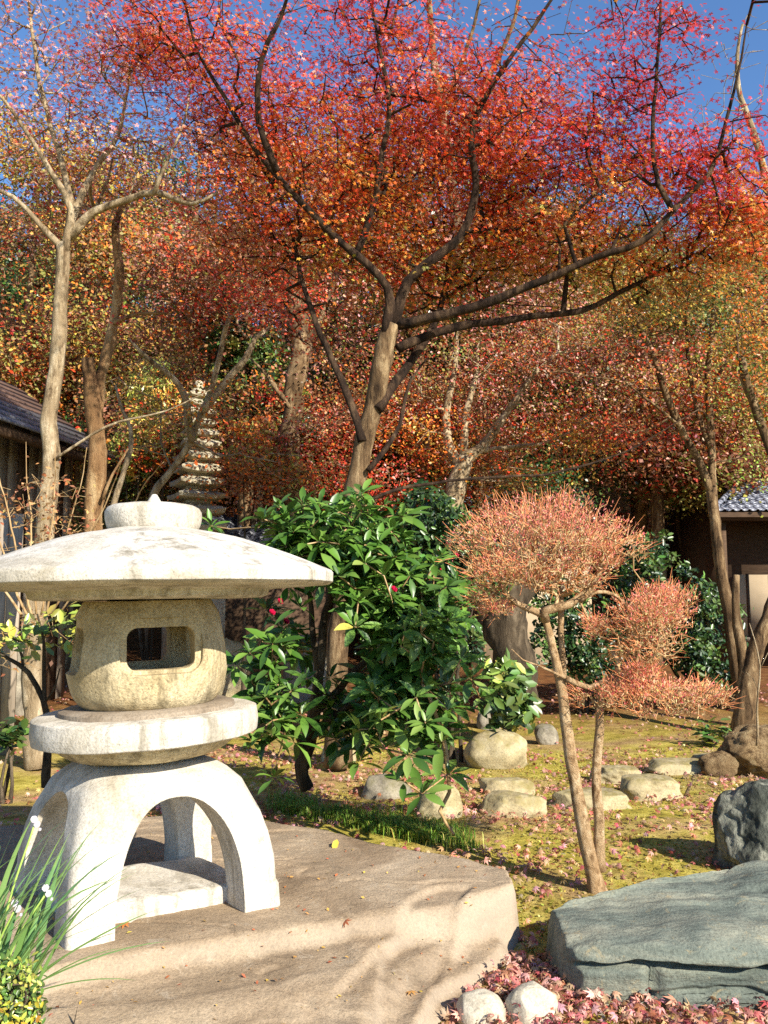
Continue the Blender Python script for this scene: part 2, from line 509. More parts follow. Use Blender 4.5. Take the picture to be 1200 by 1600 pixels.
top = top - 0.020 * sstep(s1, -0.02, 0.02) - 0.014 * sstep(s2, -0.03, 0.03) - 0.008 * sstep(s3, 0.0, 0.05)
rim = np.clip((sd + 0.02 * vnoise(P2, 9, 3, 77)) / 0.045, -1, 1)
fall = sstep(rim, -0.35, 0.75)
SZ = -0.2 + (top + 0.2) * fall
sv = np.stack([SX, SY, SZ], -1).reshape(-1, 3)
nx, ny = len(sx_), len(sy_)
ii = (np.arange(ny - 1)[:, None] * nx + np.arange(nx - 1)[None])
sdc = (sd[:-1, :-1] > -0.10)
ii = ii[sdc]
sf = np.stack([ii, ii + 1, ii + nx + 1, ii + nx], -1)
m, nt, out = nodes('slab_rock')
a1 = tex(nt, 1.1, 8, 0.6, dist=0.8); a2 = tex(nt, 5.0, 10, 0.72, stretch=(1, 1, 2)); a3 = tex(nt, 90.0, 4, 0.7)
c = ramp(nt, a1, [(0.33, srgb(122, 102, 78)), (0.5, srgb(152, 132, 106)), (0.68, srgb(170, 152, 126))])
c = mixc(nt, 0.8, c, ramp(nt, a2, [(0.3, 0.72), (0.5, 1.0), (0.7, 1.18)]), 'MULTIPLY')
c = mixc(nt, 1.0, c, ramp(nt, a3, [(0.36, 0.74), (0.5, 1.0), (0.64, 1.18)]), 'MULTIPLY')
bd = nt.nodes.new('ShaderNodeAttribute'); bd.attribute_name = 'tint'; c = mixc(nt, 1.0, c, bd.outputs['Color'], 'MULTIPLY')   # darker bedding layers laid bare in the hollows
lc = tex(nt, 9.0, 10, 0.8, dist=1.0); c = mixc(nt, ramp(nt, lc, [(0.57, 0.0), (0.62, 0.5)]), c, srgb(176, 162, 140)); lc2 = tex(nt, 13.0, 10, 0.8, dist=1.5); c = mixc(nt, ramp(nt, lc2, [(0.62, 0.0), (0.68, 0.3)]), c, srgb(104, 88, 66))
ge = nt.nodes.new('ShaderNodeNewGeometry'); sz = nt.nodes.new('ShaderNodeSeparateXYZ'); nt.links.new(ge.outputs['Normal'], sz.inputs[0])
c = mixc(nt, ramp(nt, sz.outputs[2], [(0.5, 0.55), (0.96, 0.0)]), c, srgb(170, 156, 136))   # fresh stone on the broken ledges
yl = tex(nt, 130.0, 2, 0.5); c = mixc(nt, ramp(nt, yl, [(0.72, 0.0), (0.76, 0.6)]), c, srgb(196, 170, 96))
p = N(nt, 'ShaderNodeBsdfPrincipled', Roughness=0.85); p.inputs['Specular IOR Level'].default_value = 0.25
nt.links.new(c, p.inputs['Base Color'])
ad = nt.nodes.new('ShaderNodeMath'); ad.operation = 'MULTIPLY_ADD'; ad.inputs[1].default_value = 0.35
nt.links.new(a3, ad.inputs[0]); nt.links.new(tex(nt, 22, 10, 0.75), ad.inputs[2])
b = N(nt, 'ShaderNodeBump', Strength=0.6, Distance=0.02); nt.links.new(ad.outputs[0], b.inputs['Height']); nt.links.new(b.outputs[0], p.inputs['Normal'])
nt.links.new(p.outputs[0], out.inputs[0])
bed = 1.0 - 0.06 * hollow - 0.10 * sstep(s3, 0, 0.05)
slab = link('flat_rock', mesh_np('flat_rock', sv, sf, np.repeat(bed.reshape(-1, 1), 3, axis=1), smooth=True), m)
tag(slab, 'broad flat brown rock with worn ledges, carrying the stone lantern', 'rock')
slab_sd = lambda x, y: poly_sd(np.stack([x, y], -1), slab_poly)
def slab_z(x, y):
    i = int(np.clip(np.searchsorted(sx_, x), 0, len(sx_) - 1)); j = int(np.clip(np.searchsorted(sy_, y), 0, len(sy_) - 1))
    return float(SZ[j, i])

# ------------------------------------------------------------------ rocks
def rock_mesh(name, dims, seed, sub=5, square=2.6, lump=0.16, fine=0.03, strata=0.0, flat_top=0.0, cracks=0.0, chisel=9):
    bm = bmesh.new(); bmesh.ops.create_icosphere(bm, subdivisions=sub, radius=1.0)
    v = np.array([x.co[:] for x in bm.verts]); f = np.array([[a.index for a in q_.verts] for q_ in bm.faces]); bm.free()
    n = (np.abs(v) ** square).sum(1) ** (1 / square)
    v = v / n[:, None]
    v = v * (1 + lump * vnoise(v, 1.1, 2, seed) + lump * 0.5 * vnoise(v, 2.6, 3, seed + 3))[:, None]
    rgc = np.random.default_rng(seed * 7 + 1)
    for _ in range(chisel):
        nn = rgc.normal(size=3); nn[2] = abs(nn[2]) * 0.8; nn /= np.linalg.norm(nn)
        dd = v @ nn - (v @ nn).max() * rgc.uniform(0.74, 0.94)
        v = v - np.maximum(dd, 0)[:, None] * nn * 0.9
    if flat_top: v[:, 2] = np.where(v[:, 2] > 1 - flat_top, 1 - flat_top + (v[:, 2] - 1 + flat_top) * 0.25, v[:, 2])
    d = np.array(dims) / 2
    v = v * d
    if strata:
        zz = v[:, 2] / d[2] + 0.35 * vnoise(v / d, 0.8, 2, seed + 9)
        s = np.abs(((zz * 2.3) % 1.0) - 0.5) * 2
        v[:, :2] *= (1 - strata * (1 - sstep(s, 0.0, 0.35)))[:, None]
    if cracks:
        w = np.abs(vnoise(v / d.max(), 2.2, 3, seed + 5))
        v *= (1 - cracks * (1 - sstep(w, 0, 0.07)))[:, None]
    v = v + (vnoise(v / max(d), 7.0, 4, seed + 6) * fine * min(d))[:, None] * v / (np.linalg.norm(v, axis=1)[:, None] + 1e-9)
    return mesh_np(name, v, f, smooth=True)
M_step = stone('step_stone', srgb(162, 148, 112), srgb(118, 104, 74), srgb(186, 174, 140), 4.0, 70, 0.5, 0, moss=srgb(120, 108, 50))
M_pebble = stone('river_pebble', srgb(178, 168, 146), srgb(146, 134, 112), srgb(196, 188, 168), 5.0, 120, 0.25, 0)
M_grey = stone('dark_boulder', srgb(128, 120, 104), srgb(78, 72, 60), srgb(160, 152, 132), 3.0, 60, 0.5, 0, moss=srgb(92, 88, 40))
M_green = stone('blue_green_schist', srgb(106, 112, 100), srgb(64, 73, 67), srgb(144, 142, 122), 2.6, 80, 0.9, 0, stretch=(0.5, 1.6, 3.0), lichen=srgb(160, 144, 106))
M_upright = stone('dark_schist', srgb(84, 86, 74), srgb(36, 40, 34), srgb(160, 158, 138), 5.0, 60, 0.9, 0, stretch=(1.6, 1.6, 0.4))
def rock(name, px0, px1, py_top, py_base, depth_k, seed, mat, label, group=None, base_z=0.0, sink=0.25, rz=0.0, **kw):
    """a rock seen between two columns, its foot on the ground at row py_base"""
    c = G((px0 + px1) / 2, py_base, base_z)
    wid = (px1 - px0) / FPX * c.y
    Y = c.y + wid * depth_k * 0.5
    wid = (px1 - px0) / FPX * Y
    zt = W(600, py_top, Y + wid * depth_k * 0.2).z
    h = (zt - base_z) / (1 - sink)
    o = link(name, rock_mesh(name, (wid, wid * depth_k, max(h, 0.05)), seed, **kw), mat)
    o.location = ((px0 + px1) / 2 / FPX * Y - 600 / FPX * Y, Y, zt - h / 2)
    o.rotation_euler = (0, 0, rz)
    return tag(o, label, 'rock', group)
# the long blue-green rock at the lower corner
def schist_block():
    x0, x1 = 0.60, 2.5
    xs = np.linspace(0, 1, 150); zs_ = np.linspace(0, 1, 150)
    bm = bmesh.new(); bmesh.ops.create_cube(bm, size=1.0)
    bmesh.ops.subdivide_edges(bm, edges=bm.edges, cuts=90, use_grid_fill=True)
    v = np.array([q_.co[:] for q_ in bm.verts]) ; f = np.array([[a.index for a in q_.verts] for q_ in bm.faces]); bm.free()
    n = (np.abs(v * 2) ** 9).sum(1) ** (1 / 9)
    v = v / n[:, None]
    L, D, H = 2.14, 1.10, 0.42
    w = v * np.array([L, D, H])
    # the top slopes up to the back and to the right, the left end leans
    w[:, 2] += np.where(v[:, 2] > 0, 1, 0.0) * (0.06 * v[:, 0] + 0.05 * v[:, 1])
    w[:, 0] += 0.10 * v[:, 1] - 0.03 * v[:, 2]
    p = w.copy()
    # long cleft under the top bed and a shelf below it
    cz = 0.095 + 0.05 * vnoise(np.stack([p[:, 0], 0 * p[:, 0], 0 * p[:, 0]], -1), 2.3, 3, 61)
    front = sstep(-v[:, 1], 0.2, 0.5)
    cl = np.exp(-((p[:, 2] - cz) / 0.014) ** 2)
    w[:, 1] += front * 0.09 * cl * (0.55 + 0.6 * vnoise(p, 3.0, 2, 62))
    w[:, 1] -= front * 0.04 * sstep(p[:, 2], cz, cz + 0.02)
    cz2 = 0.0 + 0.03 * vnoise(np.stack([p[:, 0], 0 * p[:, 0], 0 * p[:, 0]], -1), 3.1, 3, 64)
    w[:, 1] += front * 0.03 * np.exp(-((p[:, 2] - cz2) / 0.012) ** 2)
    w[:, 1] += front * 0.02 * sstep(p[:, 2], cz2, cz2 + 0.03)
    top_ = sstep(v[:, 2], 0.3, 0.5)
    r2 = vnoise(np.stack([p[:, 0] * 0.6, p[:, 1] * 3.0, 0 * p[:, 0]], -1), 2.0, 4, 66)
    w[:, 2] += top_ * 0.055 * r2 + top_ * 0.045 * vnoise(p, 1.5, 2, 67)
    # broken corner blocks at the left end
    j = np.exp(-((p[:, 0] + 0.72 + 0.1 * p[:, 2]) / 0.015) ** 2)
    w[:, 1] += front * 0.05 * j * (p[:, 2] < cz)
    w = roughen(w, 0.04, 2.2, 71); w = roughen(w, 0.016, 7, 72, 4)
    # flat fracture faces
    rgc = np.random.default_rng(5)
    for nn, d_ in (((-0.39, 0.92, 0.08), 0.345), ((-0.85, -0.5, 0.0), 1.10), ((-0.95, 0.0, 0.2), 1.03), ((-0.2, -0.8, 0.55), 0.655), ((0.15, -0.85, 0.45), 0.63), ((0.1, -0.35, 0.93), 0.36), ((-0.35, -0.9, -0.2), 0.84)):
        nn = np.array(nn); nn = nn / np.linalg.norm(nn)
        dd = w @ nn - d_ + 0.02 * vnoise(w, 3.0, 3, 75)
        w = w - np.maximum(dd, 0)[:, None] * nn * 0.9
    w = roughen(w, 0.007, 16, 79, 3)
    return mesh_np('schist_block', w, f, smooth=True)
gr = link('blue_green_rock', schist_block(), M_green)
gr.location = (1.76, 3.97, 0.04)
gr.rotation_euler = (0, R(0.3), R(-2))
tag(gr, 'long low blue-green rock with a deep horizontal cleft, beside the flat brown rock', 'rock')
ur = rock('upright_rock', 1108, 1290, 1232, 1384, 0.7, 81, M_upright, 'upright dark craggy rock standing behind the blue-green rock', sub=6, square=3.4, lump=0.25, fine=0.09, cracks=0.04, chisel=18)
rock('round_cobble', 707, 780, 1546, 1612, 0.9, 84, M_pebble, 'pale grey cobble wedged against the ledges of the brown rock', group='cobbles between the two big rocks', sink=0.35, lump=0.14, square=2.3, fine=0.02, chisel=3)
rock('round_cobble', 778, 860, 1532, 1606, 0.75, 85, M_pebble, 'tan oval cobble leaning by the end of the blue-green rock', group='cobbles between the two big rocks', sink=0.3, lump=0.14, square=2.4, fine=0.02, rz=R(25), chisel=3)
SG = 'stepping stones across the moss'
rock('stepping_stone', 750, 846, 1228, 1282, 0.7, 91, M_step, 'rounded stepping stone in front of the thin flat one', SG, flat_top=0.35, sink=0.3, lump=0.3, fine=0.06)
rock('stepping_stone', 748, 832, 1210, 1246, 0.6, 92, M_step, 'thin flat stepping stone just behind a rounded one', SG, flat_top=0.3, sink=0.3, lump=0.3, fine=0.06)
rock('stepping_stone', 852, 975, 1224, 1268, 0.6, 93, M_step, 'wide low stepping stone behind the twin-stemmed shrub trunk', SG, flat_top=0.45, sink=0.35, lump=0.3, fine=0.06)
rock('stepping_stone', 920, 992, 1188, 1226, 0.7, 94, M_step, 'small stepping stone between two larger ones, behind the shrub stem', SG, flat_top=0.4, sink=0.3, lump=0.3, fine=0.06)
rock('stepping_stone', 958, 1048, 1202, 1252, 0.6, 95, M_step, 'angular stepping stone crossed by a tree shadow', SG, flat_top=0.4, sink=0.25, lump=0.3, fine=0.06, square=4)
rock('stepping_stone', 996, 1098, 1178, 1214, 0.6, 96, M_step, 'long grey stepping stone near the gnarled stump', SG, flat_top=0.4, sink=0.3, lump=0.3, fine=0.06)
rock('stepping_stone', 1072, 1160, 1172, 1200, 0.8, 97, M_step, 'farthest flat stepping stone touching the gnarled stump', SG, flat_top=0.5, sink=0.3, lump=0.3, fine=0.06)
BG = 'boulders around the garden shrubs'
rock('boulder', 722, 816, 1138, 1200, 0.8, 101, M_step, 'pale mossy boulder at the right foot of the rhododendron', BG, lump=0.2, chisel=2, square=2.2, sub=4)
rock('boulder', 652, 716, 1222, 1286, 0.8, 102, M_step, 'squarish pale boulder under the lowest rhododendron leaves', BG, lump=0.2, square=3.5, sub=4)
rock('boulder', 562, 640, 1206, 1252, 0.9, 103, M_grey, 'low shaded boulder beneath the rhododendron', BG, lump=0.2, sub=4)
rock('boulder', 505, 560, 1148, 1196, 0.9, 104, M_step, 'tall boulder at the foot of the big maple', BG, lump=0.2, sub=4)
rock('boulder', 445, 525, 990, 1110, 0.7, 105, M_grey, 'rounded grey boulder behind the rhododendron stems', BG, lump=0.2, sub=4)
rock('boulder', 336, 392, 1000, 1110, 0.8, 106, M_step, 'tall brown boulder just behind the lantern', BG, lump=0.25, square=3, sub=4)
rock('boulder', 742, 778, 1105, 1142, 0.9, 107, M_grey, 'small dark boulder at the foot of the dark trunk', BG, lump=0.25, sub=4)
rock('boulder', 832, 866, 1130, 1162, 0.9, 108, M_grey, 'little grey boulder beside the dark tree trunk', BG, lump=0.25, sub=4)
rock('boulder', 1128, 1165, 1030, 1120, 0.9, 109, M_grey, 'rough grey boulder beside the forked tree trunk', BG, lump=0.3, sub=4)
rock('boulder', -10, 60, 1000, 1125, 0.9, 110, M_grey, 'pale boulder behind the bare-stemmed shrub at the edge', BG, lump=0.25, sub=4)
# ------------------------------------------------------------------ the stone lantern
LX, LY = -1.062, 3.967
lz = lambda py: W(226, py, LY).z - SLAB
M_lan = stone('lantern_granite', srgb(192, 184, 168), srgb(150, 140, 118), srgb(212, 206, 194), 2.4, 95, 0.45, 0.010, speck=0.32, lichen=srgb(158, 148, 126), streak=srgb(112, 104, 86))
M_lan2 = stone('lantern_granite_shaded', srgb(184, 166, 128), srgb(136, 118, 80), srgb(206, 194, 162), 2.0, 95, 0.5, 0.010, speck=0.45, lichen=srgb(112, 100, 74), streak=srgb(92, 82, 60))  # warm bounced shade under roof and ring put into the stone colour
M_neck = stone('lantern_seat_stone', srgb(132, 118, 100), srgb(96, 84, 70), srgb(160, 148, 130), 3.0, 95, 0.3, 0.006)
lantern = empty('stone_lantern', (LX, LY, SLAB))
tag(lantern, 'large granite snow-viewing lantern with broad domed roof on four arched legs', 'stone lantern')
# base with four legs
def rsq(a, r, n=10):
    pts = []
    for cx, cy, s in ((1, 1, 0), (-1, 1, 90), (-1, -1, 180), (1, -1, 270)):
        for k in range(n + 1):
            t = R(s + 90 * k / n)
            pts.append((cx * (a - r) + r * math.cos(t), cy * (a - r) + r * math.sin(t)))
    return pts
secs = [(-0.03, 0.490, 0.030), (0.0, 0.490, 0.030), (0.085, 0.485, 0.035), (0.10, 0.480, 0.05), (0.20, 0.475, 0.06), (0.30, 0.458, 0.08), (0.38, 0.436, 0.10), (0.45, 0.405, 0.12), (0.51, 0.365, 0.14), (0.555, 0.32, 0.15), (0.585, 0.275, 0.15), (0.602, 0.225, 0.14), (0.61, 0.15, 0.10)]
v = []; f = []
nr = len(rsq(1, 0.1))
for z, a, r in secs:
    a = a * (0.92 if z < 0.5 else 0.96)
    v += [(x, y, z) for x, y in rsq(a, r)]
for s in range(len(secs) - 1):
    for k in range(nr):
        k2 = (k + 1) % nr
        f.append((s * nr + k, s * nr + k2, (s + 1) * nr + k2, (s + 1) * nr + k))
me = bpy.data.meshes.new('legs'); me.from_pydata(v, [], f + [tuple(range(nr - 1, -1, -1)), tuple((len(secs) - 1) * nr + k for k in range(nr))])
def arch(half, height, length, axis):
    prof = [(-half, -0.2)] + [(-half * math.copysign(abs(math.cos(t)) ** 0.9, math.cos(t)), height * math.sin(t) ** 0.86) for t in np.linspace(0.0, math.pi, 36)] + [(half, -0.2)]
    n = len(prof); v = []
    for s in (-length, length):
        v += [((x, s, z) if axis == 0 else (s, x, z)) for x, z in prof]
    f = [tuple(range(n)), tuple(range(2 * n - 1, n - 1, -1))] + [(k, k + n, (k + 1) % n + n, (k + 1) % n) for k in range(n)]
    m_ = bpy.data.meshes.new('arch'); m_.from_pydata(v, [], f)
    return clean(m_)
legs = cut(clean(me), [arch(0.272, 0.485, 1.0, 0), arch(0.2725, 0.4855, 1.0, 1)])
o = link('legs', set_smooth(legs, 40), M_lan, lantern); o.rotation_euler = (0, 0, R(35.4)); o['label'] = 'arched four-legged base of pale granite'
def part(name, prof, sharp, mat, tilt=(0, 0), amp=0.003, segs=96, pivot=None):
    P = smooth_profile(prof, 0.012, sharp)
    v, f = lathe(P, segs)
    z0 = P[:, 1].min()
    v[:, 2] -= z0
    v = roughen(v, amp, 5.0, 5); v = roughen(v, amp * 0.35, 26.0, 9)
    o = link(name, set_smooth(clean(mesh_np(name, v, f)), 38), mat, lantern)
    o.location = (0, 0, z0)
    o.rotation_euler = (tilt[0], tilt[1], 0)
    return o
px = lambda r: r / FPX * LY * 0.948            # a radius measured in photo pixels
T2 = (R(0.6), R(-2.6))
zt = 0.606
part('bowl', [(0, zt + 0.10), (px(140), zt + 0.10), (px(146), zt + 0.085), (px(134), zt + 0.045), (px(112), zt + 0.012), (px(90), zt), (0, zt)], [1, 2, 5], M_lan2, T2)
zr = zt + 0.088
part('ring', [(0, zr + 0.112), (px(168), zr + 0.112), (px(175), zr + 0.104), (px(177), zr + 0.05), (px(175), zr + 0.004), (px(168), zr - 0.002), (0, zr - 0.002)], [1, 2, 4, 5], M_lan, T2, amp=0.004)
zn = zr + 0.106
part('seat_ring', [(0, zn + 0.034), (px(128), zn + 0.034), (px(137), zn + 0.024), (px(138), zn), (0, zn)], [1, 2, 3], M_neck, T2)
# fire box with window openings
zb, zf = zn + 0.03, lz(938)
hb = zf - zb
prof = [(0, hb), (px(100), hb), (px(113), hb * 0.86), (px(124), hb * 0.66), (px(128), hb * 0.46), (px(124), hb * 0.27), (px(117), hb * 0.12), (px(107), hb * 0.035), (px(99), 0.0), (0, 0)]
v, f = lathe(smooth_profile(prof, 0.014, [1, 7, 8]), 96)
v = roughen(v, 0.003, 5, 15)
shell = clean(mesh_np('fire_box', v, f))
def rbox(w, h, r, y0, y1, zc, axis):
    pts = []
    for cx, cz, s in ((1, 1, 0), (-1, 1, 90), (-1, -1, 180), (1, -1, 270)):
        for k in range(9):
            t = R(s + 90 * k / 8)
            pts.append((cx * (w / 2 - r) + r * math.cos(t), zc + cz * (h / 2 - r) + r * math.sin(t)))
    n = len(pts); v = []
    for s in (y0, y1): v += [((x, s, z) if axis == 0 else (-s, x, z)) for x, z in pts]
    f = [tuple(range(n)), tuple(range(2 * n - 1, n - 1, -1))] + [(k, k + n, (k + 1) % n + n, (k + 1) % n) for k in range(n)]
    m_ = bpy.data.meshes.new('win'); m_.from_pydata(v, [], f); return clean(m_)
zw = (lz(1008) - zb) 
cv, cf = lathe([(0.0005, hb * 0.86), (0.24, hb * 0.86), (0.25, hb * 0.5), (0.23, hb * 0.16), (0.0005, hb * 0.16)], 48)
cavity = clean(mesh_np('cav', cv, cf))
box = cut(shell, [cavity, rbox(0.285, 0.178, 0.045, -0.6, 0.6, zw, 0), rbox(0.2852, 0.1782, 0.045, -0.6, 0.6, zw, 1),
                  rbox(0.345, 0.235, 0.07, -0.6, -0.296, zw + 0.012, 0), rbox(0.345, 0.235, 0.07, 0.296, 0.6, zw + 0.012, 0),
                  rbox(0.345, 0.235, 0.07, -0.6, -0.296, zw + 0.0122, 1), rbox(0.345, 0.235, 0.07, 0.296, 0.6, zw + 0.0122, 1)])
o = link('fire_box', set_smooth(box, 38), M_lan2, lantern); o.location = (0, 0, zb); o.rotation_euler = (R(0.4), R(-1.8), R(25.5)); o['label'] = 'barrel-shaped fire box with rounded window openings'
# roof
z0 = lz(940)
rp = [(0, lz(826)), (px(60), lz(827)), (px(90), lz(832)), (px(140), lz(842)), (px(190), lz(857)), (px(240), lz(874)), (px(278), lz(889)), (px(295), lz(896)), (px(298), lz(900)), (px(297), lz(914)), (px(290), lz(918)),
      (px(200), lz(922)), (px(192), lz(924)), (px(189), lz(933)), (px(180), lz(936)), (px(110), lz(937)), (0, lz(937))]
part('roof', rp, [7, 8, 9, 10, 11, 13, 14], M_lan, (R(0.3), R(-1.1)), amp=0.003, segs=160)
# cap and finial
cp = [(0, lz(790)), (px(60), lz(791)), (px(74), lz(795)), (px(78), lz(801)), (px(78), lz(812)), (px(75), lz(824)), (px(70), lz(832)), (0, lz(834))]
part('cap', cp, [2, 6], M_lan, (0, R(-1.0)), amp=0.004)
fp = [(0.0005, lz(772)), (px(4), lz(773)), (px(8), lz(779)), (px(13), lz(786)), (px(22), lz(792)), (px(34), lz(795)), (0, lz(798))]
part('finial', fp, [5], M_lan, (0, 0), amp=0.001, segs=40)
# plinth stone between the legs
pv = []
bm = bmesh.new(); bmesh.ops.create_cube(bm, size=1.0); bmesh.ops.subdivide_edges(bm, edges=bm.edges, cuts=15, use_grid_fill=True)
v = np.array([q_.co[:] for q_ in bm.verts]); f = np.array([[a.index for a in q_.verts] for q_ in bm.faces]); bm.free()
v = v / ((np.abs(v * 2) ** 14).sum(1) ** (1 / 14))[:, None] * np.array([0.74, 0.52, 0.16])
v = roughen(v, 0.014, 4, 3)
plinth = link('plinth_stone', mesh_np('plinth_stone', v, f, smooth=True), M_lan)
plinth.location = (LX + 0.01, LY - 0.02, SLAB - 0.005); plinth.rotation_euler = (0, 0, R(35.4))
tag(plinth, 'low rectangular pale stone lying between the lantern legs', 'plinth')
# ------------------------------------------------------------------ leaves
def leaf_star(lobes=5, notch=0.34):
    """a maple leaf: pointed lobes round a centre, tips drooping"""
    v = [(0, 0, 0.0)]; f = []
    angs = [90, 38, -14, -62, 142, 194, 242] if lobes == 7 else [90, 32, -28, 148, 208]
    lens = {90: 1.0, 38: 0.92, -14: 0.72, -62: 0.42, 142: 0.92, 194: 0.72, 242: 0.42, 32: 0.9, -28: 0.62, 148: 0.9, 208: 0.62}
    for a in angs:
        L = lens[a]; b = len(v)
        t = R(a); w = 0.16
        cx, cy = math.cos(t), math.sin(t)
        v += [(0.42 * L * cx + w * cy, 0.42 * L * cy - w * cx, 0.02), (L * cx, L * cy, -0.16 * L), (0.42 * L * cx - w * cy, 0.42 * L * cy + w * cx, 0.02)]
        f.append((0, b, b + 1, b + 2))
    return np.array(v) * 0.55, np.array(f)
def leaf_diamond():
    return np.array([(0, -0.5, 0), (0.30, 0.0, 0.06), (0, 0.5, -0.04), (-0.30, 0.0, 0.06)]), np.array([(0, 1, 2, 3)])
def leaf_tri():
    return np.array([(0, -0.5, 0), (0.36, 0.1, 0.05), (0, 0.5, -0.05), (-0.36, 0.1, 0.05)]), np.array([(0, 1, 2, 3)])
STAR, STAR7, DIA = leaf_star(5), leaf_star(7), leaf_diamond()
def frames(n, nrm, spread, rg):
    """random orthonormal frames whose third axis leans about nrm"""
    z = nrm + rg.normal(size=(n, 3)) * spread
    z /= np.linalg.norm(z, axis=1)[:, None] + 1e-9
    a = rg.normal(size=(n, 3))
    x = np.cross(a, z); x /= np.linalg.norm(x, axis=1)[:, None] + 1e-9
    y = np.cross(z, x)
    return x, y, z
def leaves_mesh(name, P, size, cols, tmpl, nrm=(0.15, -0.25, 0.9), spread=0.55, rg=rng, frm=None):
    n = len(P)
    tv, tf = tmpl
    x, y, z = frm if frm is not None else frames(n, np.array(nrm), spread, rg)
    s = np.broadcast_to(np.asarray(size, float), (n,))[:, None, None]
    v = P[:, None] + s * (tv[None, :, 0:1] * x[:, None] + tv[None, :, 1:2] * y[:, None] + tv[None, :, 2:3] * z[:, None])
    f = (np.arange(n)[:, None, None] * len(tv) + tf[None]).reshape(-1, tf.shape[1])
    c = np.repeat(cols, len(tv), axis=0)
    return mesh_np(name, v.reshape(-1, 3), f, c)
def jitter(cols, rg, v=0.25, h=0.12):
    c = np.asarray(cols, float)
    k = np.exp(rg.normal(size=(len(c), 1)) * v)
    w = np.exp(rg.normal(size=c.shape) * h)
    return np.clip(c * k * w, 0.002, 0.95)
# ------------------------------------------------------------------ growing a tree: main limbs are drawn, finer wood grows towards the leaf clusters
def grow(limbs, pts, bf=0.35, seg=0.22, droop=0.0, rg=rng, tip=0.003, expo=2.4, wob=0.06):
    X = []; par = []; path = []; fixed = []
    for L in limbs:
        base = 0
        if X:
            d = np.linalg.norm(np.array(X) - L[0][:3], axis=1); base = int(d.argmin())
        for k, p in enumerate(L):
            j = len(X)
            pr = (j - 1) if k else (base if j else -1)
            X.append(np.array(p[:3])); par.append(pr); fixed.append(p[3])
            path.append(0.0 if pr < 0 else path[pr] + np.linalg.norm(X[j] - X[pr]))
    n0 = len(X)
    cap = n0 + len(pts) * 14 + 10
    XA = np.zeros((cap, 3)); XA[:n0] = X
    PA = np.zeros(cap); PA[:n0] = path
    PR = np.full(cap, -1, int); PR[:n0] = par
    n = n0
    d0 = np.array([np.linalg.norm(XA[:n0] - p, axis=1).min() for p in pts])
    for i in np.argsort(d0):
        p = pts[i]
        d = np.linalg.norm(XA[:n] - p, axis=1)
        j = int((d + bf * PA[:n] * 0.5).argmin())
        L = d[j]; k = max(1, int(L / seg)); a = XA[j].copy(); pr = j
        if n + k >= cap: break
        for s in range(1, k + 1):
            q_ = a + (p - a) * s / k
            if s < k: q_ = q_ + rg.normal(size=3) * wob * L / k + np.array([0, 0, droop * math.sin(math.pi * s / k) * L])
            XA[n] = q_; PR[n] = pr; PA[n] = PA[pr] + np.linalg.norm(q_ - XA[pr]); pr = n; n += 1
    XA, PR = XA[:n], PR[:n]
    acc = np.zeros(n)
    leafn = np.ones(n, bool); leafn[PR[PR >= 0]] = False
    acc[leafn] = tip ** expo
    for i in range(n - 1, -1, -1):
        if PR[i] >= 0: acc[PR[i]] += acc[i]
    rad = acc ** (1 / expo)
    e = np.arange(n0, n)
    A, B = XA[PR[e]], XA[e]
    ra, rb = np.minimum(rad[PR[e]], rad[e] * 1.35), rad[e]
    return A, B, ra, rb
def limb(pts, Ys, rs, step=0.12, wob=0.0, rg=rng):
    """photo-measured limb: pixel points, their distances and radii"""
    n = len(pts)
    Ys = Ys if hasattr(Ys, '__len__') else [Ys] * n
    Ys = np.interp(np.linspace(0, 1, n), np.linspace(0, 1, len(Ys)), Ys)
    rs = np.interp(np.linspace(0, 1, n), np.linspace(0, 1, len(rs)), rs)
    rows = [(*W(a, b_, Y), r) for (a, b_), Y, r in zip(pts, Ys, rs)]
    c = catmull(rows, step)
    c[1:, :3] += np.stack([vnoise(c[1:, :3], 2.2, 3, q_) for q_ in (1, 2, 3)], -1) * (0.028 + 0.2 * np.minimum(c[1:, 3:4], 0.1))
    c[:, 3] = np.maximum(c[:, 3], 0.002)
    if wob: c[1:, :3] += np.cumsum(rg.normal(size=(len(c) - 1, 3)) * wob * 0.25, axis=0)
    return c
def blob(cx, cy, rx, ry, Y, dY, n, rg=rng, flat=1.0):
    """points through a rounded clump measured in the photo"""
    c = np.array(W(cx, cy, Y))
    u = rg.normal(size=(n, 3)); u /= np.linalg.norm(u, axis=1)[:, None]
    u *= (rg.random(n) ** 0.42)[:, None]
    return c + u * np.array([rx / FPX * Y, dY, ry / FPX * Y * flat])
def ball(c, r, n, rg=rng):
    u = rg.normal(size=(n, 3)); u /= np.linalg.norm(u, axis=1)[:, None]
    u *= (rg.random(n) ** 0.42)[:, None]
    return np.array(c) + u * np.array(r)
def cluster(pts, cols, k, sig, rg=rng):
    """k leaves about each twig end, lying in flat sprays"""
    n = len(pts)
    P = np.repeat(pts, k, axis=0) + rg.normal(size=(n * k, 3)) * np.array(sig)
    return P, np.repeat(cols, k, axis=0)
M_leaf = leafmat('maple_leaf', 0.34, 0.35, 0.42)
M_leafb = leafmat('dry_leaf', 0.28, 0.3, 0.5)
M_evergreen = leafmat('evergreen_leaf', 0.15, 0.5, 0.35)
B_maple = bark('maple_bark', srgb(118, 94, 66), srgb(58, 44, 30), srgb(166, 142, 106), 10, 0.9)
B_limb = bark('shaded_maple_bark', srgb(66, 50, 38), srgb(34, 26, 20), srgb(108, 86, 64), 12, 1.0)  # shade on the limbs put into a darker copy of the bark
B_pale = bark('pale_bark', srgb(164, 144, 112), srgb(96, 78, 56), srgb(200, 182, 150), 12, 0.8)
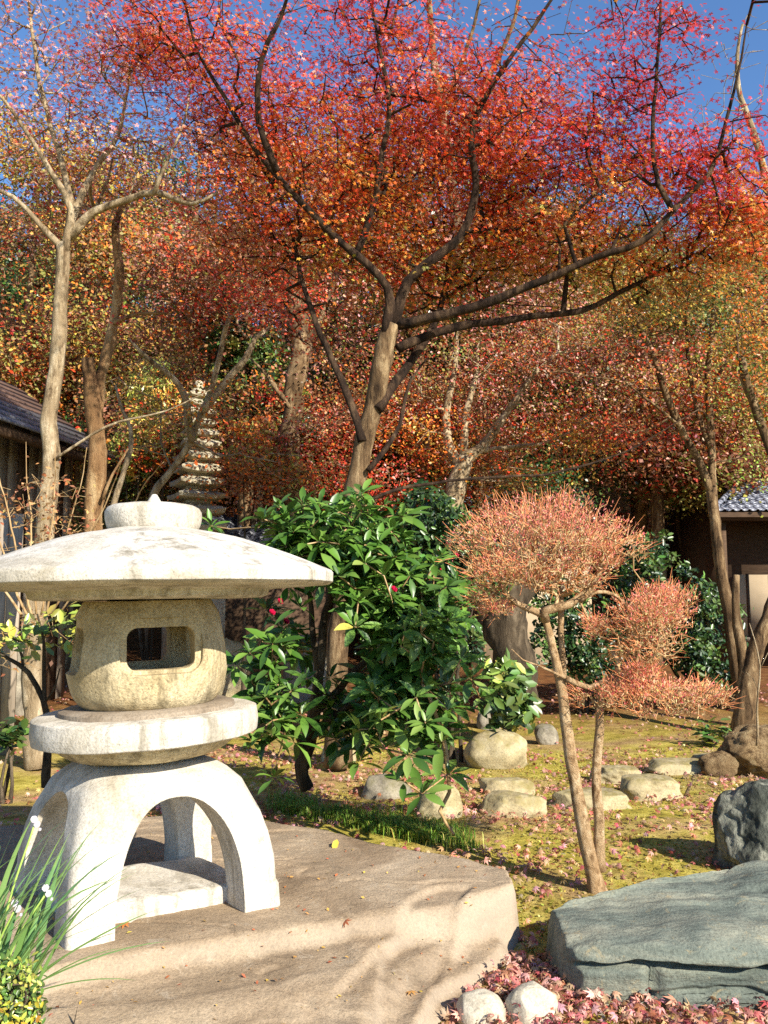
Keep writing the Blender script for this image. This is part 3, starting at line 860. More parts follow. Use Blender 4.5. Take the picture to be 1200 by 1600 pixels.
B_peel = bark('peeling_bark', srgb(158, 122, 82), srgb(84, 60, 40), srgb(196, 166, 122), 6, 1.2)
B_dark = bark('dark_bark', srgb(84, 72, 56), srgb(44, 37, 28), srgb(116, 102, 82), 8, 0.8)
B_twig = bark('twig_bark', srgb(168, 138, 96), srgb(112, 88, 56), srgb(196, 170, 128), 12, 0.2)
RED, DRED, CRIM, ORA, YEL, OLI, BRN, PNK = (np.array(srgb(*c)) for c in ((206, 72, 38), (166, 50, 36), (184, 44, 50), (218, 122, 48), (216, 172, 80), (146, 138, 64), (178, 126, 84), (216, 160, 140)))
GRN, DGRN, LGRN = (np.array(srgb(*c)) for c in ((84, 108, 50), (44, 68, 34), (150, 160, 72)))
def col_mix(n, parts, rg=rng):
    w = np.array([p[1] for p in parts], float); w /= w.sum()
    idx = rg.choice(len(parts), n, p=w)
    return np.array([p[0] for p in parts])[idx]
def tree(name, label, cat, limbs, trunk_n, blobs, barkm, leafm=None, k=16, sig=(0.16, 0.16, 0.05), size=(0.05, 0.075), tmpl=STAR, tip=0.003, bf=0.35, group=None,
         spread=0.6, nrm=(0.25, -0.45, 0.75), sides=10, extra_pts=None, lump=0.22, base=None, seed=1, leaf_keep=None, twig_w=1.0, jit=0.11, limbm=None):
    """blobs: (points, [(colour, weight)...]); the first trunk_n limbs are the trunk"""
    rg = np.random.default_rng(seed)
    root = empty(name, base if base is not None else tuple(limbs[0][0][:3]))
    off = np.array(root.location)
    tag(root, label, cat, group)
    def put(nm, me, m_):
        o = link(nm, me, m_, root); o.location = -off
        o['kind'] = 'stuff' if nm in ('crown', 'twigs') else 'thing'
        return o
    me = tubes_mesh('trunk', limbs[:trunk_n], sides, lump, seed)
    o = put('trunk', me, barkm); del o['kind']
    for j, L in enumerate(limbs[trunk_n:]):
        o = put('limb', tubes_mesh('limb', [L], max(6, sides - 2), lump * 0.9, seed + j), limbm or barkm); del o['kind']
    pts = [b_[0] for b_ in blobs]; cols = [col_mix(len(b_[0]), b_[1], rg) for b_ in blobs]
    if not pts: return root
    pts, cols = np.vstack(pts), np.vstack(cols)
    A, B, ra, rb = grow(limbs, pts, bf=bf, rg=rg, tip=tip)
    put('twigs', sticks_mesh('twigs', A, B, ra * twig_w, rb * twig_w, 4), limbm or barkm)
    if k:
        # every twig end carries a flat spray that leans its own way
        fx, fy, fz = frames(len(pts), np.array(nrm), 0.35, rg)
        rep = lambda a: np.repeat(a, k, axis=0)
        o3 = rg.normal(size=(len(pts) * k, 3))
        P = rep(pts) + rep(fx) * (o3[:, 0:1] * sig[0]) + rep(fy) * (o3[:, 1:2] * sig[1]) + rep(fz) * (o3[:, 2:3] * sig[2])
        C_ = rep(jitter(cols, rg, 0.16, 0.08))
        sz = rg.uniform(size[0], size[1], len(P))
        frm = frames(len(P), rep(fz), spread * 0.7, rg)
        put('crown', leaves_mesh('crown', P, sz, jitter(C_, rg, jit), tmpl, frm=frm), leafm or M_leaf)
    return root
# ------------------------------------------------------------------ the big red maple
TB = G(532, 1195)
L0 = limb([(530, 1196), (527, 1090), (533, 970), (548, 820), (566, 700), (588, 620), (602, 560), (612, 508)], [8.2, 8.0], [0.14, 0.105, 0.095, 0.09, 0.088, 0.09, 0.095, 0.08], 0.10)
lm = [L0,
  limb([(604, 530), (602, 450), (540, 386), (470, 316), (400, 232), (350, 152), (312, 82), (290, 10), (275, -60)], [8.0, 7.2], [0.06, 0.042, 0.036, 0.03, 0.025, 0.02, 0.014, 0.010, 0.007]),
  limb([(432, 268), (408, 196), (402, 112), (440, 24), (462, -50)], [7.5, 7.0], [0.035, 0.024, 0.010]),
  limb([(556, 396), (582, 320), (602, 220), (606, 140), (588, 50), (570, -40)], [7.9, 7.6], [0.035, 0.024, 0.010]),
  limb([(612, 515), (636, 440), (716, 372), (742, 292), (734, 210), (772, 130), (815, 66), (862, 0), (900, -60)], [8.0, 7.3], [0.06, 0.042, 0.03, 0.02, 0.008]),
  limb([(622, 508), (700, 492), (780, 466), (850, 438), (930, 404), (1004, 378), (1060, 322), (1108, 272), (1132, 192), (1152, 118), (1165, 40)], [8.0, 7.2, 7.0], [0.055, 0.042, 0.034, 0.027, 0.02, 0.014, 0.007]),
  limb([(1052, 330), (1022, 262), (1024, 160), (1030, 40), (1036, -30)], [7.1, 7.2], [0.026, 0.016, 0.007]),
  limb([(622, 545), (700, 516), (800, 498), (900, 486), (980, 450), (1080, 400), (1170, 370)], [8.0, 8.6], [0.05, 0.036, 0.024, 0.010]),
  limb([(566, 690), (540, 612), (500, 520), (474, 440), (452, 350), (430, 280)], [8.0, 8.6], [0.045, 0.032, 0.022, 0.012]),
  limb([(590, 640), (640, 570), (680, 500), (700, 420), (690, 340)], [8.0, 9.0], [0.05, 0.036, 0.012]),
  limb([(560, 790), (640, 760), (740, 746), (850, 742), (930, 722), (1010, 690), (1090, 640)], [8.0, 8.4, 8.8], [0.018, 0.013, 0.010, 0.005]),
  limb([(575, 735), (600, 705), (625, 660), (640, 600), (668, 560)], [8.0, 8.3], [0.03, 0.02, 0.008]),
]
r1 = np.random.default_rng(21)
def bb(cx, cy, rx, ry, n, mix, Y=8.0, dY=0.9): return (sprays(blob(cx, cy, rx * BK, ry * BK, Y + BD, dY, max(2, int(n * BN / BS)), r1), BS, Y), mix)
BK, BD, BN, BS = 1.04, 0.30, 1.2, 6
def sprays(c, m_, Y):
    # twig ends gathered into flat layers, as maple boughs hold them, with gaps between
    if m_ < 2: return c
    a = r1.uniform(0, 6.28, (len(c), m_)); rr = np.sqrt(r1.random((len(c), m_))) * 0.045 * Y
    tl = r1.normal(size=(len(c), 2)) * 0.18
    dx, dy = rr * np.cos(a), rr * np.sin(a)
    return (c[:, None] + np.stack([dx, dy, dx * tl[:, :1] + dy * tl[:, 1:] + r1.normal(size=a.shape) * 0.03], -1)).reshape(-1, 3)
R1 = [(RED, 5), (DRED, 2.5), (ORA, 2.5), (PNK, 0.7)]
R2 = [(DRED, 4), (RED, 5), (CRIM, 1), (ORA, 1)]
R3 = [(RED, 3), (ORA, 5), (BRN, 1), (YEL, 1.5)]
R4 = [(ORA, 5), (YEL, 3), (RED, 2), (OLI, 1.5)]
R5 = [(CRIM, 6), (DRED, 3), (RED, 2)]
R6 = [(OLI, 4), (YEL, 3), (ORA, 2), (GRN, 1)]
R7 = [(BRN, 3), (RED, 2), (PNK, 2), (ORA, 1)]
main = [
  bb(290, 70, 130, 100, 190, R1, 7.6), bb(215, 20, 80, 60, 60, R1, 7.4), bb(430, 180, 150, 120, 240, R1, 7.7), bb(560, 70, 120, 80, 150, R2, 7.9),
  bb(480, 320, 150, 100, 210, R3), bb(640, 190, 130, 120, 230, R1), bb(620, 330, 150, 100, 210, R3, 8.3), bb(760, 170, 110, 100, 170, R1, 7.8),
  bb(800, 290, 140, 110, 230, R1, 7.9), bb(740, 405, 140, 55, 130, R4, 8.4), bb(900, 330, 130, 100, 200, R3, 7.8), bb(955, 210, 100, 90, 140, R5, 7.5),
  bb(1030, 90, 62, 95, 70, R5, 7.2, 0.5), bb(970, 20, 40, 40, 14, R5, 7.2, 0.4), bb(1100, 270, 110, 90, 170, [(CRIM, 4), (RED, 4), (ORA, 1)], 7.3), bb(1040, 375, 150, 55, 140, R4, 7.8),
  bb(1165, 340, 90, 80, 110, R3, 7.6), bb(600, 440, 120, 45, 90, R4, 8.6), bb(420, 420, 100, 65, 110, R7, 8.6), bb(365, 320, 80, 110, 110, R7, 8.4),
  bb(880, 430, 130, 35, 90, R6, 8.4), bb(690, 480, 110, 30, 50, R6, 8.6), bb(1010, 450, 130, 40, 80, R6, 8.6), bb(850, 180, 70, 70, 60, R1, 8.4),
  bb(640, 30, 60, 50, 40, R2, 8.2), bb(500, 500, 90, 40, 50, R7, 8.9),
  (ball((1.6, 5.6, 6.9), (2.2, 1.3, 0.7), 90, r1), R1), (ball((3.6, 5.2, 6.3), (1.2, 1.3, 0.8), 30, r1), R5), (ball((-0.6, 6.0, 7.2), (1.4, 1.2, 0.6), 40, r1), R2),  # crown overhead, mostly unseen, added to shade the limbs
]
tree('red_maple_tree', 'big maple with red and orange crown and dark spreading limbs', 'tree', lm, 1, main, B_maple, k=20, sig=(0.17, 0.17, 0.03), size=(0.044, 0.07), tmpl=STAR, tip=0.0042, sides=14, seed=31, limbm=B_limb)

BK, BD, BN, BS = 1.0, 0.0, 0.72, 6
BRN = np.array(srgb(150, 100, 64))
# ------------------------------------------------------------------ other trees of the garden
TG = 'garden trees behind the lantern'
# pale tree at the edge of the frame
lm = [limb([(58, 1202), (54, 1080), (58, 960), (72, 840), (80, 740), (78, 660), (88, 560), (94, 460), (100, 380)], [8.3, 8.2], [0.12, 0.095, 0.088, 0.082, 0.075, 0.07, 0.062], 0.1),
  limb([(100, 400), (112, 330), (84, 280), (50, 220), (10, 160), (-30, 120)], [8.2, 7.8], [0.042, 0.032, 0.02, 0.010]),
  limb([(104, 372), (132, 300), (150, 262), (185, 215), (200, 140), (212, 60)], [8.2, 8.5], [0.04, 0.03, 0.018, 0.008]),
  limb([(108, 372), (150, 330), (200, 312), (245, 302), (300, 318), (340, 300)], [8.2, 7.9], [0.05, 0.034, 0.014]),
  limb([(98, 388), (60, 345), (20, 308), (-30, 285)], [8.2, 8.0], [0.04, 0.026, 0.014]),
  limb([(116, 330), (90, 230), (62, 130), (50, 30), (40, -40)], [8.2, 8.5], [0.035, 0.022, 0.008]),
  limb([(240, 304), (262, 250), (290, 190), (300, 130)], [7.9, 7.7], [0.022, 0.012, 0.006]),
  limb([(82, 720), (130, 690), (190, 660), (260, 640), (330, 610)], [8.2, 8.0], [0.016, 0.012, 0.005])]
r1 = np.random.default_rng(22)
S1 = [(PNK, 4), (BRN, 2), (DRED, 2), (RED, 0.8)]
tree('pale_bark_tree', 'pale-barked tree with wide bare fork and thin pinkish leaves beside the lantern', 'tree', lm, 1,
  [bb(80, 140, 130, 130, 170, S1, 8.6), bb(200, 180, 110, 110, 130, S1, 8.6), bb(60, 30, 120, 60, 90, S1, 8.5), bb(180, 320, 110, 60, 70, S1, 9.2), bb(100, 250, 110, 60, 60, S1, 9.2), bb(40, 330, 100, 90, 80, [(DRED, 4), (BRN, 3), (PNK, 2)], 9.2), bb(270, 260, 90, 80, 70, S1, 8.6), bb(250, 90, 90, 90, 50, S1, 8.8)],
  B_pale, M_leafb, k=17, sig=(0.2, 0.2, 0.10), size=(0.045, 0.07), tmpl=STAR, seed=33, group=TG, tip=0.0045)
# old tree with flaking bark
lm = [limb([(146, 1110), (148, 960), (147, 820), (152, 700), (142, 610), (132, 560)], [9.6, 9.4], [0.13, 0.11, 0.10, 0.095, 0.08], 0.1),
  limb([(150, 650), (158, 580), (176, 510), (186, 430), (180, 350), (205, 300), (222, 280)], [9.5, 9.6], [0.08, 0.06, 0.05, 0.035, 0.015], 0.1),
  limb([(178, 505), (215, 490), (260, 490)], 9.5, [0.03, 0.012]),
  limb([(160, 780), (176, 740), (200, 700)], 9.4, [0.02, 0.008])]
r1 = np.random.default_rng(23)
tree('flaking_bark_tree', 'old tree with flaking orange-brown bark and a crooked broken trunk', 'tree', lm, 1,
  [bb(240, 400, 100, 70, 60, S1, 9.6), bb(90, 500, 90, 60, 60, [(DRED, 3), (BRN, 3)], 9.8)], B_peel, M_leafb, k=10, sig=(0.2, 0.2, 0.1), size=(0.05, 0.08), seed=34, group=TG, lump=0.45, sides=14)
# leaning pale stems by the pagoda
lm = [limb([(225, 860), (240, 775), (276, 722), (300, 690), (318, 640), (335, 585), (348, 530), (358, 498)], [11.5, 11.0], [0.055, 0.048, 0.042, 0.038, 0.034, 0.03], 0.12),
  limb([(316, 645), (350, 600), (384, 560), (398, 525), (420, 510)], [11.2, 11.2], [0.06, 0.045, 0.02]),
  limb([(300, 690), (292, 630), (270, 590), (230, 560), (200, 530)], [11.2, 10.8], [0.055, 0.04, 0.018]),
  limb([(186, 870), (176, 800), (205, 690), (190, 640), (180, 600)], [10.2, 10.2], [0.045, 0.03, 0.01])]
r1 = np.random.default_rng(24)
tree('leaning_maple_tree', 'leaning pale-stemmed maple crossing in front of the stone pagoda', 'tree', lm, 1,
  [bb(350, 640, 60, 34, 36, [(BRN, 4), (OLI, 3), (ORA, 2)], 11.3, 0.8), bb(260, 600, 110, 60, 80, [(OLI, 4), (BRN, 4), (YEL, 2)], 11.6), bb(430, 720, 50, 44, 50, [(BRN, 4), (ORA, 2), (OLI, 3)], 11.6, 0.8), bb(380, 450, 110, 50, 100, [(RED, 3), (DRED, 3), (ORA, 2)], 11.0), bb(230, 670, 70, 40, 40, [(YEL, 3), (OLI, 3)], 11.5)],
  B_pale, M_leafb, k=28, sig=(0.2, 0.2, 0.06), size=(0.04, 0.06), tmpl=DIA, seed=35, group=TG, tip=0.005)
# pale many-stemmed maple behind the big one
lm = [limb([(700, 860), (704, 800), (718, 750), (724, 715)], [13.0, 13.0], [0.19, 0.16, 0.14], 0.12),
  limb([(722, 725), (760, 690), (790, 650), (830, 590), (870, 550)], [13, 13], [0.10, 0.06, 0.02]),
  limb([(718, 735), (702, 690), (698, 640), (712, 570), (716, 520)], [13, 13.2], [0.09, 0.06, 0.02]),
  limb([(724, 715), (728, 650), (742, 590), (748, 530)], [13, 13.3], [0.07, 0.05, 0.02]),
  limb([(740, 705), (800, 700), (860, 690), (920, 660)], [13, 12.8], [0.05, 0.03, 0.01])]
r1 = np.random.default_rng(25)
DBR = np.array(srgb(134, 84, 54))
T1 = [(DBR, 5), (BRN, 3), (DRED, 1.5), (PNK, 1.2), (ORA, 2), (OLI, 2), (RED, 0.8)]
tree('many_stemmed_maple_tree', 'pale many-stemmed maple with russet leaves behind the clipped shrub', 'tree', lm, 1,
  [bb(720, 590, 120, 70, 150, T1, 13.2, 1.2), bb(840, 560, 130, 70, 170, T1, 13.4, 1.2), bb(900, 660, 110, 60, 130, [(BRN, 3), (ORA, 4), (YEL, 3), (RED, 1)], 13.0, 1.0), bb(660, 690, 90, 60, 90, [(ORA, 4), (YEL, 3), (RED, 2)], 13.4, 1.0), bb(800, 740, 110, 40, 80, [(ORA, 4), (BRN, 3), (YEL, 2), (RED, 1)], 13.2, 1.0), bb(640, 600, 70, 60, 70, T1, 13.6, 1.0), bb(960, 560, 70, 60, 70, T1, 13.6)],
  B_pale, M_leaf, k=34, sig=(0.26, 0.26, 0.05), size=(0.042, 0.066), tmpl=DIA, seed=36, group=TG, tip=0.0055)
# shaded rough trunk
lm = [limb([(455, 900), (458, 800), (452, 700), (460, 620), (470, 540), (462, 450), (470, 380)], [12.5, 12.5], [0.17, 0.16, 0.15, 0.14, 0.12], 0.12),
  limb([(466, 560), (500, 500), (530, 420)], 12.5, [0.06, 0.02]), limb([(456, 640), (420, 590), (390, 560)], 12.4, [0.05, 0.015])]
r1 = np.random.default_rng(26)
tree('rough_trunk_tree', 'thick rough-barked tree half hidden behind the big maple trunk', 'tree', lm, 1,
  [bb(480, 700, 100, 70, 130, [(RED, 1.2), (DRED, 2.5), (PNK, 2), (BRN, 5)], 12.6, 1.0), bb(540, 600, 90, 70, 110, T1, 13.0, 1.0), bb(430, 740, 90, 40, 80, [(ORA, 3), (BRN, 4), (OLI, 2)], 12.2), bb(560, 760, 80, 40, 70, [(RED, 1.5), (DRED, 3), (BRN, 3), (OLI, 1)], 12.6)],
  B_maple, M_leaf, k=34, sig=(0.26, 0.26, 0.05), size=(0.042, 0.066), tmpl=DIA, seed=37, group=TG, tip=0.005, lump=0.5)
# slender many-stemmed tree on the far side
lm = [limb([(1168, 1130), (1150, 1040), (1140, 960), (1124, 880), (1114, 800), (1112, 760)], [11.2, 11.4], [0.10, 0.085, 0.075, 0.07, 0.065], 0.12),
  limb([(1113, 770), (1112, 690), (1106, 600), (1112, 520), (1118, 440), (1122, 360)], [11.4, 11.4], [0.055, 0.04, 0.015]),
  limb([(1113, 775), (1092, 720), (1064, 670), (1040, 610), (1020, 550), (990, 490), (965, 440)], [11.4, 11.0], [0.055, 0.045, 0.015]),
  limb([(1110, 700), (1090, 640), (1076, 560), (1072, 480), (1080, 400)], [11.4, 11.6], [0.035, 0.025, 0.01]),
  limb([(1106, 610), (1150, 540), (1180, 470), (1200, 420)], [11.4, 11.2], [0.026, 0.01]),
  limb([(1060, 665), (1030, 640), (980, 600), (930, 590)], [11.2, 11.0], [0.022, 0.008])]
r1 = np.random.default_rng(27)
O1 = [(OLI, 4), (GRN, 3), (YEL, 2), (ORA, 1.5), (BRN, 2)]
tree('slender_maple_tree', 'slender forked maple turning from green to gold beside the tiled house', 'tree', lm, 1,
  [bb(1070, 450, 110, 60, 170, O1, 11.4, 1.2), bb(1160, 430, 90, 70, 130, O1, 11.2, 1.2), bb(1000, 500, 90, 50, 110, O1, 11.4, 1.0), bb(1150, 540, 90, 50, 100, O1, 11.6, 1.0), bb(1120, 600, 90, 40, 70, [(BRN, 3), (RED, 2), (OLI, 2)], 11.8), bb(960, 600, 80, 50, 90, [(BRN, 4), (RED, 2), (PNK, 3)], 11.6), bb(1000, 690, 80, 40, 70, [(RED, 2), (BRN, 4), (DRED, 3)], 11.8), bb(1150, 720, 50, 24, 26, [(LGRN, 4), (OLI, 2)], 12.0, 0.5)],
  B_maple, M_leaf, k=32, sig=(0.24, 0.24, 0.05), size=(0.04, 0.062), tmpl=DIA, seed=38, group=TG, tip=0.005)
# forked trunk with a shadowed fork at the edge, and a second one outside the frame's edge
lm = [limb([(1160, 1152), (1168, 1080), (1182, 1010), (1206, 950), (1226, 880), (1220, 760), (1200, 690), (1172, 620), (1160, 560)], [10.4, 10.4], [0.15, 0.10, 0.08, 0.065, 0.05, 0.04], 0.1),
  limb([(1166, 1100), (1160, 1030), (1150, 960), (1152, 900)], [10.4, 10.5], [0.08, 0.06, 0.04]),
  limb([(1190, 660), (1160, 600), (1150, 520)], [10.4, 10.5], [0.03, 0.012])]
r1 = np.random.default_rng(28)
tree('forked_trunk_tree', 'forked tree with sunlit flared trunk at the edge of the moss', 'tree', lm, 1,
  [bb(1180, 620, 70, 50, 60, O1, 10.6), bb(1190, 520, 60, 60, 60, [(ORA, 3), (YEL, 2), (OLI, 3)], 10.4)], B_maple, M_leaf, k=28, sig=(0.2, 0.2, 0.05), size=(0.04, 0.06), tmpl=DIA, seed=39, group=TG, lump=0.35, sides=14)
# dark trunk behind the clipped shrub
lm = [limb([(806, 1120), (802, 1040), (790, 960), (796, 880), (800, 800)], [9.9, 9.9], [0.27, 0.24, 0.21, 0.18], 0.1), limb([(800, 950), (830, 900), (850, 850)], 9.9, [0.12, 0.08])]
tree('dark_bark_tree', 'thick dark tree trunk standing behind the clipped shrub', 'tree', lm, 1, [], B_dark, group=TG, lump=0.4, sides=16, seed=40)
lm = [limb([(1182, 1165), (1184, 1100), (1188, 1040), (1180, 1000), (1172, 975)], [7.2, 7.1], [0.010, 0.008, 0.005, 0.003], 0.08), limb([(1188, 1045), (1200, 1020), (1215, 1000)], [7.2, 7.1], [0.005, 0.002], 0.06), limb([(1186, 1080), (1176, 1060), (1165, 1050)], [7.2, 7.2], [0.004, 0.002], 0.06)]
tree('bare_sapling', 'thin leafless pale sapling in front of the forked trunk', 'sapling', lm, 1, [], B_pale, seed=44, sides=6)
# bare winter tree with upright twigs against the sky
lm = [limb([(1240, 700), (1235, 500), (1210, 330), (1180, 220), (1150, 120), (1160, 40)], [13, 12.5], [0.10, 0.08, 0.06, 0.04, 0.02], 0.15)]
r1 = np.random.default_rng(29)
tree('bare_twig_tree', 'leafless pale tree with fine upright twigs against the blue sky', 'tree', lm, 1,
  [bb(1150, 150, 70, 140, 90, S1, 12.6, 0.9), bb(1190, 60, 50, 90, 50, S1, 12.6, 0.7)], B_pale, None, k=0, seed=41, group=TG, tip=0.004)
lm = [limb([(720, 420), (700, 250), (680, 120), (672, 20), (668, -60)], [11, 10.5], [0.09, 0.06, 0.04, 0.03], 0.15), limb([(690, 180), (720, 100), (740, 40), (760, -40)], [10.8, 10.4], [0.04, 0.015]), limb([(700, 250), (760, 130), (800, 40), (815, -40)], [10.8, 10.6], [0.05, 0.015])]
tree('bare_crown_tree', 'tall bare-branched tree rising above the top of the red maple', 'tree', lm, 1,
  [bb(740, 20, 140, 70, 70, S1, 10.8, 0.8), bb(900, 60, 60, 70, 40, S1, 10.6, 0.6)], B_maple, M_leafb, k=3, sig=(0.2, 0.2, 0.1), size=(0.05, 0.08), seed=42, group=TG, tip=0.004)
# ------------------------------------------------------------------ wooded slope: a few kinds of tree, copied with their own place and size
def simple_tree(name, h, cr, kind, seed, n=560, k=38):
    rg = np.random.default_rng(seed)
    pal = {'russet': [(BRN, 6), (RED, 1.6), (ORA, 1.2), (OLI, 2)], 'gold': [(YEL, 1.6), (OLI, 5), (ORA, 1), (BRN, 3)], 'rose': [(PNK, 3), (BRN, 5), (DRED, 2)], 'green': [(DGRN, 6), (GRN, 2.5), (OLI, 0.6)], 'olive': [(OLI, 4), (GRN, 3), (BRN, 2)]}[kind]
    trunk = catmull([(0, 0, -0.4, 0.20), (0.1, 0.05, h * 0.25, 0.15), (0.05, -0.1, h * 0.55, 0.10), (0.12, 0.0, h * 0.9, 0.03)], 0.3)
    clumps = []
    for q_ in range(13):
        a = rg.uniform(0, 6.28); rr = cr * rg.uniform(0.25, 0.8)
        clumps.append(ball((rr * math.cos(a), rr * math.sin(a), h * rg.uniform(0.38, 0.95)), (cr * 0.48, cr * 0.48, h * 0.055), n // 13, rg))
    pts = np.vstack(clumps)
    cols = col_mix(len(pts), pal, rg)
    root = empty(name)
    link('trunk', tubes_mesh('trunk', [trunk], 8, 0.2, seed), B_maple, root)
    A, B, ra, rb = grow([trunk], pts, bf=0.4, seg=0.5, rg=rg, tip=0.011)
    o = link('twigs', sticks_mesh('twigs', A, B, ra, rb, 3), B_maple, root); o['kind'] = 'stuff'
    P, C_ = cluster(pts, cols, k, (0.35, 0.35, 0.12), rg)
    o = link('crown', leaves_mesh('crown', P, rg.uniform(0.06, 0.11, len(P)), jitter(C_, rg, 0.15), DIA, (0.3, -0.55, 0.7), 0.6, rg), M_evergreen if kind == 'green' else M_leafb, root); o['kind'] = 'stuff'
    return root
protos = {kd: simple_tree('slope_tree', h, cr, kd, 50 + i) for i, (kd, h, cr) in enumerate([('russet', 6.5, 2.6), ('gold', 6.0, 2.5), ('rose', 6.0, 2.6), ('green', 7.0, 2.4), ('olive', 6.5, 2.6)])}
LAB = {'russet': 'russet tree', 'gold': 'gold tree', 'rose': 'dusty pink tree', 'green': 'dark evergreen', 'olive': 'olive tree'}
used = {}
def copy_tree(o, parent=None):
    c = o.copy(); COL.objects.link(c); c.parent = parent
    for ch in o.children: copy_tree(ch, c)
    return c
def plant(kd, where, x, y, s, rz):
    o = protos[kd] if kd not in used else copy_tree(protos[kd])
    used[kd] = 1
    o.location = (x, y, gz(x, y)); o.rotation_euler = (0, 0, rz); o.scale = (s, s, s * random.uniform(0.9, 1.15))
    tag(o, LAB[kd] + ' ' + where, 'tree', 'trees on the wooded slope')
rs = np.random.default_rng(77)
spots = []
ROW = ['at the very foot of', 'low on', 'a third of the way up', 'halfway up', 'high on', 'on the crest of']
ORD = 'first second third fourth fifth sixth seventh eighth ninth'.split()
for rw, (y, n) in enumerate(((17.5, 7), (20.0, 8), (23.5, 8), (28, 9), (34, 9), (40, 9))):
    half = y * 0.52
    for i in range(n):
        x = -half + (i + 0.5) * 2 * half / n + rs.uniform(-0.8, 0.8)
        spots.append((x, y + rs.uniform(-1, 1), f'{ROW[rw]} the wooded slope, {ORD[i]} from the left'))
for (x, y, where) in spots:
    if y < 18.6 and 3.2 < x < 9: continue
    u = x / y
    if u < -0.15: w = [2, 2, 1.5, 6, 3]
    elif u < 0.1: w = [2, 1, 1, 8, 2]
    else: w = [2, 1.5, 1, 7, 2]
    if y > 32: w = [1.5, 1.5, 2, 5, 4]
    kd = rs.choice(['russet', 'gold', 'rose', 'green', 'olive'], p=np.array(w) / sum(w))
    plant(str(kd), where, x, y, rs.uniform(0.9, 1.25) * (0.75 if y < 19 else 1.15 if y < 36 else 1), rs.uniform(0, 6.28))
for i, (x, y, h, cr, kd, lab) in enumerate([(-2.6, 15.5, 10.5, 2.6, 'russet', 'tall russet tree directly behind the left half of the red maple crown'), (0.6, 16.0, 12.0, 3.0, 'rose', 'tall dusty brown tree behind the top of the red maple'),
        (1.9, 18.0, 12.0, 2.3, 'russet', 'tall russet tree behind the right half of the red maple crown'), (5.8, 18.5, 10.5, 2.8, 'gold', 'tall olive-gold tree rising behind the tiled house'), (-6.3, 17.5, 12.0, 2.8, 'gold', 'olive-gold tree behind the old timber building'), (-4.4, 19.0, 13.0, 2.6, 'rose', 'tall dusty pink tree seen through the fork of the pale-barked tree'), (-8.3, 19.5, 12.5, 2.8, 'russet', 'tall russet tree at the picture edge above the timber building')]):
    o = simple_tree('backing_tree', h, cr, kd, 150 + i, 680, 38)
    o.location = (x, y, gz(x, y)); tag(o, lab, 'tree', 'tall trees behind the maple')
# ------------------------------------------------------------------ evergreen bushes
def bush(name, label, blobs_, n_leaf, size, cols, mat=M_evergreen, stems=6, group=None, seed=1, tmpl=None, spread=0.7, foot=None, stem_r=0.022, nrm=(0.35, -0.6, 0.6), cat='shrub', sig=0.06):
    """blobs_: points; leaves crowd round twig ends"""
    rg = np.random.default_rng(seed)
    pts = np.vstack(blobs_)
    c = pts.mean(0)
    fx, fy = (c[0], c[1]) if foot is None else foot
    root = empty(name, (fx, fy, gz(fx, fy)))
    off = np.array(root.location)
    lim = []
    for s in range(stems):
        e = pts[rg.integers(len(pts))]
        b0 = off + np.array([rg.normal() * 0.08, rg.normal() * 0.08, -0.05])
        mid = b0 * 0.5 + e * 0.5 + rg.normal(size=3) * (0.06 + 3.0 * max(0, stem_r - 0.03))
        lim.append(catmull([(*b0, stem_r), (*mid, stem_r * 0.7), (*(b0 * 0.15 + e * 0.85), stem_r * 0.3)], 0.12))
    o = link('stems', tubes_mesh('stems', lim, 6, 0.2, seed), B_dark, root); o.location = -off
    A, B, ra, rb = grow(lim, pts, bf=0.4, seg=0.2, rg=rg, tip=0.0022)
    o = link('twigs', sticks_mesh('twigs', A, B, ra, rb, 3), B_dark, root); o.location = -off; o['kind'] = 'stuff'
    k = max(1, n_leaf // len(pts))
    P, C_ = cluster(pts, col_mix(len(pts), cols, rg), k, (sig, sig, sig * 0.8), rg)
    o = link('foliage', leaves_mesh('foliage', P, rg.uniform(size[0], size[1], len(P)), jitter(C_, rg, 0.22), tmpl or LEAF_OVAL, nrm, spread, rg), mat, root); o.location = -off; o['kind'] = 'stuff'
    return tag(root, label, cat, group)
LEAF_OVAL = (np.array([(0, -0.5, 0), (0.2, -0.2, 0.05), (0.2, 0.2, 0.03), (0, 0.5, -0.06), (-0.2, 0.2, 0.03), (-0.2, -0.2, 0.05)]), np.array([(0, 1, 2, 3), (0, 3, 4, 5)]))
LEAF_NARROW = (np.array([(0, -0.5, 0), (0.13, 0.0, 0.03), (0, 0.5, 0), (-0.13, 0.0, 0.03)]), np.array([(0, 1, 2, 3)]))
r1 = np.random.default_rng(61)
EV = [(DGRN, 5), (GRN, 3)]
SHG = 'evergreen shrubs at the back of the garden'
cam_b = bush('camellia_shrub', 'glossy dark camellia with a few red flowers behind the clipped shrub', [blob(690, 850, 60, 70, 8.9, 0.45, 90, r1), blob(740, 890, 50, 60, 8.9, 0.45, 70, r1), blob(660, 800, 40, 40, 9, 0.4, 40, r1)], 4200, (0.06, 0.095), EV, seed=62, group=SHG)
